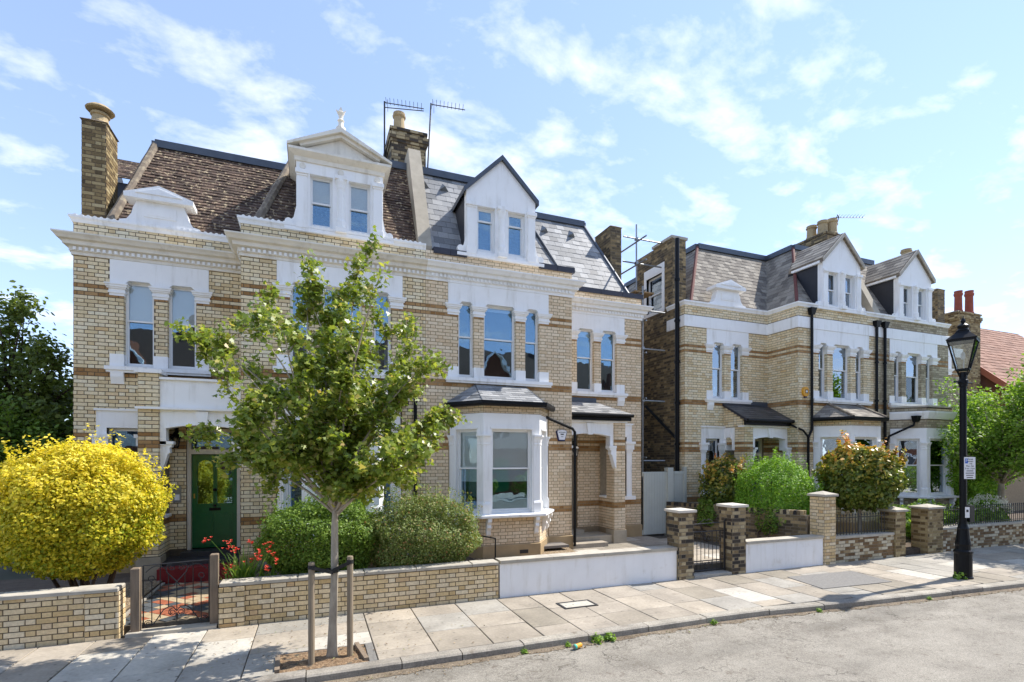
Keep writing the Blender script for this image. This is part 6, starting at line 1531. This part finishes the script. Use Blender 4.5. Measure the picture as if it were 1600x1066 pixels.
mb.lathe([(.072, 0), (.072, .045), (.064, .045), (.064, 0)], (.215, 6.75, 1.045), 16)
for (x_, y_, z_) in ((-.03, 6.62, 1.13), (.42, 6.70, 1.15)): mb.lathe([(.042, 0), (.042, .045), (.036, .045), (.036, 0)], (x_, y_, z_), 14)
mb.build('strap', M['rubber'], t)
def big_tree(name, label, base, c, r, n, lsize, mat, ntips, trunk, shape=OV, bark='bark_dark', group='trees around the houses', clump=.55, fork=.35):
    D = unit(ntips); D[:, 2] *= .9; rad = rng.uniform(.45, 1.0, ntips); tp = [tuple(np.array(c) + D[i] * np.array(r) * rad[i] * lump(D[i:i + 1], 4, .15, 3)[0]) for i in range(ntips)]
    f = (base[0], base[1], base[2] + (c[2] - base[2]) * fork * 1.2); return tree_from_tips(name, label, base, f, tp, trunk, mat, shape, lsize, n, clump, bark, group, twig=4)
big_tree('garden_tree', 'dark leafy tree behind the left end of the cream house', (-7.6, 17.5, -.1), (-7.7, 17.5, 4.0), (3.5, 2.6, 2.85), 42000, .14, 'leaf_dark', 84, .17)
big_tree('garden_tree', 'lower dark bushy tree at the far left behind the golden shrub', (-6.6, 15.8, -.1), (-6.7, 15.8, 2.2), (2.2, 1.6, 2.0), 18000, .12, 'leaf_hedge', 44, .10)
rng = np.random.default_rng(8)
big_tree('garden_tree', 'light green tree leaning over the railings at the right edge', (20.6, 9.6, 0), (20.4, 9.3, 3.55), (2.3, 1.7, 2.35), 20000, .11, 'leaf_light', 46, .10, OV, 'bark')
big_tree('garden_tree', 'light green street tree beyond the lamp, its shade dappling the pavement', (20.1, 7.1, 0), (20.0, 7.2, 4.5), (1.9, 1.9, 1.8), 15000, .13, 'leaf_light', 46, .13, OV, 'bark')
# weeds in the kerb joints
def weed(x_, y_, z_, s, label):
    t = thing('weed', label, 'weed', (x_, y_, z_), 'weeds in the kerb'); n = 70; D = unit(n); D[:, 2] = np.abs(D[:, 2]) * 1.3
    place('foliage', leaf_mesh('foliage', np.array((x_, y_, z_)) + D * s * rng.uniform(.3, 1, n)[:, None], D + rng.normal(0, .5, D.shape), np.full(n, s * .55), OV, M['leaf_light'], rng.random(n)), t)
for (px_, py_, s, lb_) in ((932, 1000, .10, 'weed in the kerb joint just right of the orange can'), (958, 1002, .09, 'second weed at the kerb foot right of the orange can'), (890, 1010, .05, 'small weed at the kerb foot left of the orange can'), (1130, 980, .06, 'weed at the kerb foot below the bar gate'), (1288, 957, .05, 'small weed on the kerb before the pale brick pier'), (1435, 932, .05, 'small weed on the kerb left of the lamp shadow'), (820, 1020, .05, 'tiny weed on the kerb at mid pavement')):
    u_ = (px_ - 800) / FPX; tt = (EYE + .08) / ((py_ - HORIZON) / FPX); xx = (sT + u_ * cT) * tt; weed(xx, kerb_y(xx) - .05, -.09, s, lb_)
weed(12.33, 6.42, 0.0, .13, 'pale weed tuft at the foot of the street lamp')
# ------------------------------------------------------------------ drink can
t = thing('drink_can', 'crushed orange and turquoise drink can lying in the gutter', 'can', (3.30, 6.13, -.09))
a = Vector((3.24, 6.06, -.060)); b = Vector((3.37, 6.10, -.058)); d = (b - a)
mb = MB(); mb.tube([a + d * q for q in (0.28, .5, .7, .95, 1.0)], [.033, .032, .033, .033, .026], 14); mb.build('body', M['orange_plastic'], t, smooth=False)
mb = MB(); mb.tube([a + d * q for q in (0.03, .08, .279)], [.027, .033, .033], 14); mb.build('band', plain('turquoise_print', (.05, .45, .35), .3), t)
mb = MB(); mb.tube([a, a + d * .029], [.025, .027], 14); mb.build('lid', M['steel'], t)
# ------------------------------------------------------------------ street lamp
lx, ly = 12.51, 6.46
t = thing('street_lamp', 'black cast iron street lamp with tapered glass lantern on the pavement', 'lamp post', (lx, ly, 0))
mb = MB(); mb.lathe([(.165, -.05), (.165, .03), (.15, .05), (.148, .50), (.16, .53), (.16, .56), (.13, .59)], (lx, ly, 0), 16); mb.build('base', M['black'], t, smooth=False)
mb = MB(); mb.lathe([(.13, .59), (.125, .66), (.135, .70), (.11, .85), (.095, 1.0), (.105, 1.02), (.085, 1.06), (.068, 1.12), (.062, 1.2), (.058, 3.95), (.075, 3.96), (.075, 4.0), (.085, 4.01), (.085, 4.08), (.065, 4.1), (.06, 4.25)], (lx, ly, 0), 16); mb.build('column', M['black'], t)
mb = MB(); mb.tube([(lx - .3, ly, 4.04), (lx + .3, ly, 4.04)], .016, 8); mb.build('ladder_bar', M['black'], t)
mb = MB(); mb.box(lx + .06, lx + .22, ly - .09, ly + .09, 1.16, 1.5); mb.build('sensor_box', M['black'], t)
ro = R(20); rt = lambda a, b, z: (lx + a * math.cos(ro) - b * math.sin(ro), ly + a * math.sin(ro) + b * math.cos(ro), z)
lan = MB(); B_, T_ = .095, .215; zb, zt2 = 4.30, 4.88
for sx, sy in ((-1, -1), (1, -1), (1, 1), (-1, 1)):
    lan.tube([rt(sx * B_, sy * B_, zb), rt(sx * T_, sy * T_, zt2)], .016, 6); lan.tube([rt(sx * B_, sy * B_, zb), rt(sx * .05, sy * .05, 4.16)], .010, 6)
for q, z_ in ((B_, zb), (T_, zt2)):
    cs = [rt(-q, -q, z_), rt(q, -q, z_), rt(q, q, z_), rt(-q, q, z_)]
    for i in range(4): lan.beam(cs[i], cs[(i + 1) % 4], .035, .03)
lo_ = lan.build('lantern', M['black'], t)
mb = MB(); c4 = lambda q, z_: [rt(-q, -q, z_), rt(q, -q, z_), rt(q, q, z_), rt(-q, q, z_)]
mb.mesh(c4(.235, 4.89) + c4(.245, 4.92) + c4(.12, 5.05) + c4(.10, 5.09), [(3, 2, 1, 0)] + [(4 * k + i, 4 * k + (i + 1) % 4, 4 * k + 4 + (i + 1) % 4, 4 * k + 4 + i) for k in range(3) for i in range(4)] + [(12, 13, 14, 15)])
mb.lathe([(.10, 5.09), (.11, 5.11), (.08, 5.15), (.10, 5.19), (.10, 5.21), (.06, 5.24), (.03, 5.27), (.045, 5.30), (.03, 5.34), (.012, 5.37), (.004, 5.42)], (lx, ly, 0), 14); mb.build('lantern_roof', M['black'], lo_)
for i in range(4):
    a4, b4 = c4(B_, zb + .02), c4(T_, zt2 - .01); g = MB(); g.hexa([a4[i], a4[(i + 1) % 4], tuple(Vector(a4[(i + 1) % 4]).lerp(Vector((lx, ly, zb)), .04)), tuple(Vector(a4[i]).lerp(Vector((lx, ly, zb)), .04)), b4[i], b4[(i + 1) % 4], tuple(Vector(b4[(i + 1) % 4]).lerp(Vector((lx, ly, zt2)), .02)), tuple(Vector(b4[i]).lerp(Vector((lx, ly, zt2)), .02))]); g.build('pane', M['glass_lamp'], lo_)
mb = MB(); mb.tube([rt(.06, 0, 4.34), rt(.06, 0, 4.6), rt(.03, 0, 4.66), rt(0, 0, 4.62)], .012, 6); mb.lathe([(.01, 4.5), (.035, 4.53), (.035, 4.62), (.02, 4.66)], (lx, ly, 0), 10); mb.build('lamp', M['sign_white'], lo_)
# parking sign and stickers on the post
t = thing('parking_sign', 'white parking notice plate with small blue P on the street lamp', 'sign', (lx, ly - .07, 2.05))
xd = Vector((.96, -.28, 0)).normalized(); nd = Vector((-.28, -.96, 0)).normalized(); o_ = Vector((lx + .055, ly - .085, 2.27))
def plate(w, h, off, dx_, dz_, mat, nm, th=.004):
    c = o_ + xd * dx_ + Vector((0, 0, dz_)) + nd * off; a = xd * w / 2; u = Vector((0, 0, h / 2)); q = nd * th; mb = MB(); mb.hexa([c - a - u + q, c + a - u + q, c + a - u, c - a - u, c - a + u + q, c + a + u + q, c + a + u, c - a + u]); return mb.build(nm, mat, t)
plate(.25, .45, 0, 0, 0, M['sign_white'], 'plate'); plate(.062, .10, .0045, -.075, .145, M['sign_blue'], 'blue_panel', .001)
tp = lambda s, sz, dx_, dz_, m: text_mesh(s, sz, m, 'lettering', t, o_ + xd * dx_ + Vector((0, 0, dz_)) + nd * .0062, xd)
tp('P', .085, -.075, .145, M['sign_white'])
for s, sz, dx_, dz_ in (('Permit', .042, .015, .18), ('holders', .040, .015, .135), ('only', .040, .02, .09), ('Mon - Sat', .044, 0, .04), ('9 am - 5 pm', .044, 0, -.01)): tp(s, sz, dx_, dz_, M['ink'])
for w_, dz_ in ((.15, -.06), (.19, -.105), (.16, -.15), (.14, -.195)): plate(w_, .016, .0045, 0, dz_, M['ink'], 'printed_line', .001)
t = thing('lamp_sticker', 'small white notice stuck low on the street lamp column', 'notice', (lx, ly - .07, 1.3)); o_ = Vector((lx - .01, ly - .078, 1.36)); plate(.10, .22, 0, 0, 0, M['sign_white'], 'plate', .002); plate(.05, .05, .003, 0, .03, M['ink'], 'symbol', .001)
# ------------------------------------------------------------------ red house at the far right
t = NT('far_red_brick'); bk = t.N('ShaderNodeTexBrick'); t.l.new(t.pos(), bk.inputs['Vector']); M['far_red'] = palette('far_red_wall', [(0, (.20, .075, .04)), (1, (.28, .12, .07))], 'attr', grain=.4, gscale=12)
h = thing('brick_house', 'red brick house with red tiled gable roof behind the right hand tree', 'house', (33, 14, 0))
gx, gy_ = 28.6, 13.2
mb = MB(); mb.tone = .4
mb.box(gx, gx + 11, gy_, gy_ + 9, -.1, 5.6); wo_ = mb.build('wall', M['mortar_tan'], h)
fL, L_ = Fr((gx, gy_ + 9), (0, -1)), 9.0; fF = Fr((gx, gy_), (1, 0))
wb = MB()
for b in lay(fL, 0, L_, 2.2, 5.6) + lay(fF, 0, 9, 2.2, 5.6): wb.tone = random.random(); brick_faces(wb, b)
wb.build('brickwork', M['brick_red']['attr'], wo_, kind='stuff')
rz = 10.0; ym = gy_ + 4.5
mb = MB(); mb.prism([(gx, gy_, 5.6), (gx, gy_ + 9, 5.6), (gx, ym, rz - .3)], (.3, 0, 0)); mb.build('gable_wall', M['red_tile']['attr'], h)
sl = tile_rows((gx - .25, gy_ - .4, 5.45), (gx + 11, gy_ - .4, 5.45), (gx - .25, ym, rz), (gx + 11, ym, rz), .3, .3, .015)
mb = MB(); mb.face([(gx - .25, gy_ - .4, 5.43), (gx + 11, gy_ - .4, 5.43), (gx + 11, ym, rz - .02), (gx - .25, ym, rz - .02)]); mb.face([(gx - .25, gy_ + 9.4, 5.43), (gx - .25, ym, rz - .02), (gx + 11, ym, rz - .02), (gx + 11, gy_ + 9.4, 5.43)]); rr_ = mb.build('roof', M['red_tile']['attr'], h); set_tiles(rr_, [sl], M['red_tile'], 60)
mb = MB(); mb.beam((gx - .30, gy_ - .42, 5.42), (gx - .30, ym, rz + .02), .08, .24); mb.beam((gx - .30, gy_ + 9.42, 5.42), (gx - .30, ym, rz + .02), .08, .24); mb.build('bargeboard', plain('red_bargeboard', (.42, .14, .08), .6), h)
chimney(h, 26.6, 28.2, 13.9, 14.7, 4.0, 9.0, M['brick_chim'], M['mortar_tan'], [(26.95, 14.1, .95, .15), (27.75, 14.1, 1.05, .16)], 'pot_red')
# ------------------------------------------------------------------ houses across the street (seen in the window panes)
M['bounce_render'] = plain('pale_bounce_wall', (.66, .63, .56), .9, .2, 1.5, .3, 60)  # opposite walls made pale to bounce more light onto the fronts
def opposite(x0, w, label, gable):
    y0 = -12.5; h = thing('opposite_house', label, 'house', (x0 + w / 2, y0, 0), 'houses across the street')
    mb = MB(); mb.box(x0, x0 + w, y0 - 9, y0, -.1, 6.2); wl_ = mb.build('wall', M['bounce_render'], h)
    mb = MB(); mb.tone = .5; mb.mesh([(x0 - .2, y0 + .4, 6.1), (x0 + w + .2, y0 + .4, 6.1), (x0 + w + .2, y0 - 4.5, 11.4), (x0 - .2, y0 - 4.5, 11.4), (x0 - .2, y0 - 9.4, 6.1), (x0 + w + .2, y0 - 9.4, 6.1)], [(1, 0, 3, 2), (5, 2, 3, 4), (0, 4, 3), (1, 2, 5), (0, 1, 5, 4)]); mb.build('roof', M['brown_roof'], h)
    g0 = x0 + w * gable; gw = 2.9; za = 10.2
    mb = MB(); mb.box(x0 - .02, x0 + w + .02, y0 - .5, y0 + .03, -.1, 3.2); mb.build('ground_floor', M['far_red'], h)
    mb = MB(); mb.prism([(g0 - gw, y0 + .3, 6.1), (g0 + gw, y0 + .3, 6.1), (g0, y0 + .3, za)], (0, -4.5, 0)); mb.build('gable', M['far_red'], h)
    mb = MB()
    for s in (-1, 1): mb.beam((g0 + s * (gw + .25), y0 + .38, 5.85), (g0, y0 + .38, za + .15), .12, .42, (0, 1, 0))
    mb.build('bargeboard', M['white'], h)
    for (u, z0, z1, ww) in ((.2, 1.0, 2.8, 1.5), (.2, 3.9, 5.4, 1.4), (.5, 3.9, 5.4, 1.2), (.8, 1.0, 2.8, 1.5), (.8, 3.9, 5.4, 1.4)):
        mb = MB(); c = x0 + w * u; mb.box(c - ww / 2, c + ww / 2, y0 - .05, y0 + .06, z0, z1); wo_ = mb.build('window', M['wood_white'], h)
        for k in (0, 1):
            mb = MB(); mb.box(c - ww / 2 + .08 + k * ww / 2, c - .06 + k * ww / 2, y0 + .061, y0 + .066, z0 + .08, z1 - .08); mb.build('pane', M['cheek'], wo_)
    mb = MB(); mb.box(x0 + w * .5 - .5, x0 + w * .5 + .5, y0 - .05, y0 + .05, .2, 2.4); mb.build('door', M['green_door'], h)
    mb = MB(); mb.box(x0 + w - .5, x0 + w + .5, y0 - 5.2, y0 - 3.8, 9, 12.6); mb.build('chimney', M['far_red'], h)
mb = MB(); mb.box(-60, 60, -12.4, -6.25, -.19, .02); struct(mb.build('far_bounce_paving', M['slab_concrete']))  # unseen pale paving added to brighten the shaded facades by bounce
opposite(-20, 12.5, 'red brick house across the street, reflected in the leftmost windows', .7)
opposite(-7, 12.5, 'red brick house across the street with white bargeboards, reflected in the middle windows', .75)
opposite(6, 12.5, 'red brick house across the street, reflected in the right hand windows', .50)
opposite(19, 12.5, 'red brick house across the street, reflected in the further bay windows', .5)

rng = np.random.default_rng(90)
for i, (x_, w_) in enumerate(((-9, 'the golden shrub'), (-3.5, 'the scroll gate'), (2.0, 'the street tree'), (8.2, 'the bay window'), (13.6, 'the bar gate'), (18.5, 'the street lamp'))):
    bush('far_hedge', 'rounded hedge across the street opposite ' + w_, 'hedge', (x_, -8.0, 0), (x_, -8.0, .9), (2.2, .8, .95), 2200, .16, 'leaf_hedge', KITE, .1, i, None, 2, group='hedges across the street')

# leaf litter and grit in the gutter and round the tree
mb = MB(); random.seed(44)
for i in range(1500):
    x_ = random.uniform(-4.5, 14); y_ = kerb_y(x_) - abs(random.gauss(0, .10)) - .01; z_ = -.094
    if i % 5 == 0: x_ = random.gauss(.2, .9); y_ = random.uniform(6.5, 8.3); z_ = .012
    s_ = random.uniform(.006, .022); a_ = random.uniform(0, 6.3); c_, d_ = math.cos(a_) * s_, math.sin(a_) * s_; mb.tone = random.random()
    mb.mesh([(x_ - c_, y_ - d_, z_), (x_ + d_ * .5, y_ - c_ * .5, z_ + random.uniform(.002, .012)), (x_ + c_, y_ + d_, z_ + .003), (x_ - d_ * .5, y_ + c_ * .5, z_ + random.uniform(.002, .012))], [(0, 1, 2, 3)])
M['litter'] = leaf('dry_litter', [(0, (.10, .06, .03)), (.5, (.24, .16, .08)), (.8, (.36, .28, .17)), (1, (.22, .26, .08))], .1)
tag(mb.build('leaf_litter', M['litter'], kind='stuff'), 'dry leaf litter and grit scattered along the kerb and round the tree pit', 'litter')
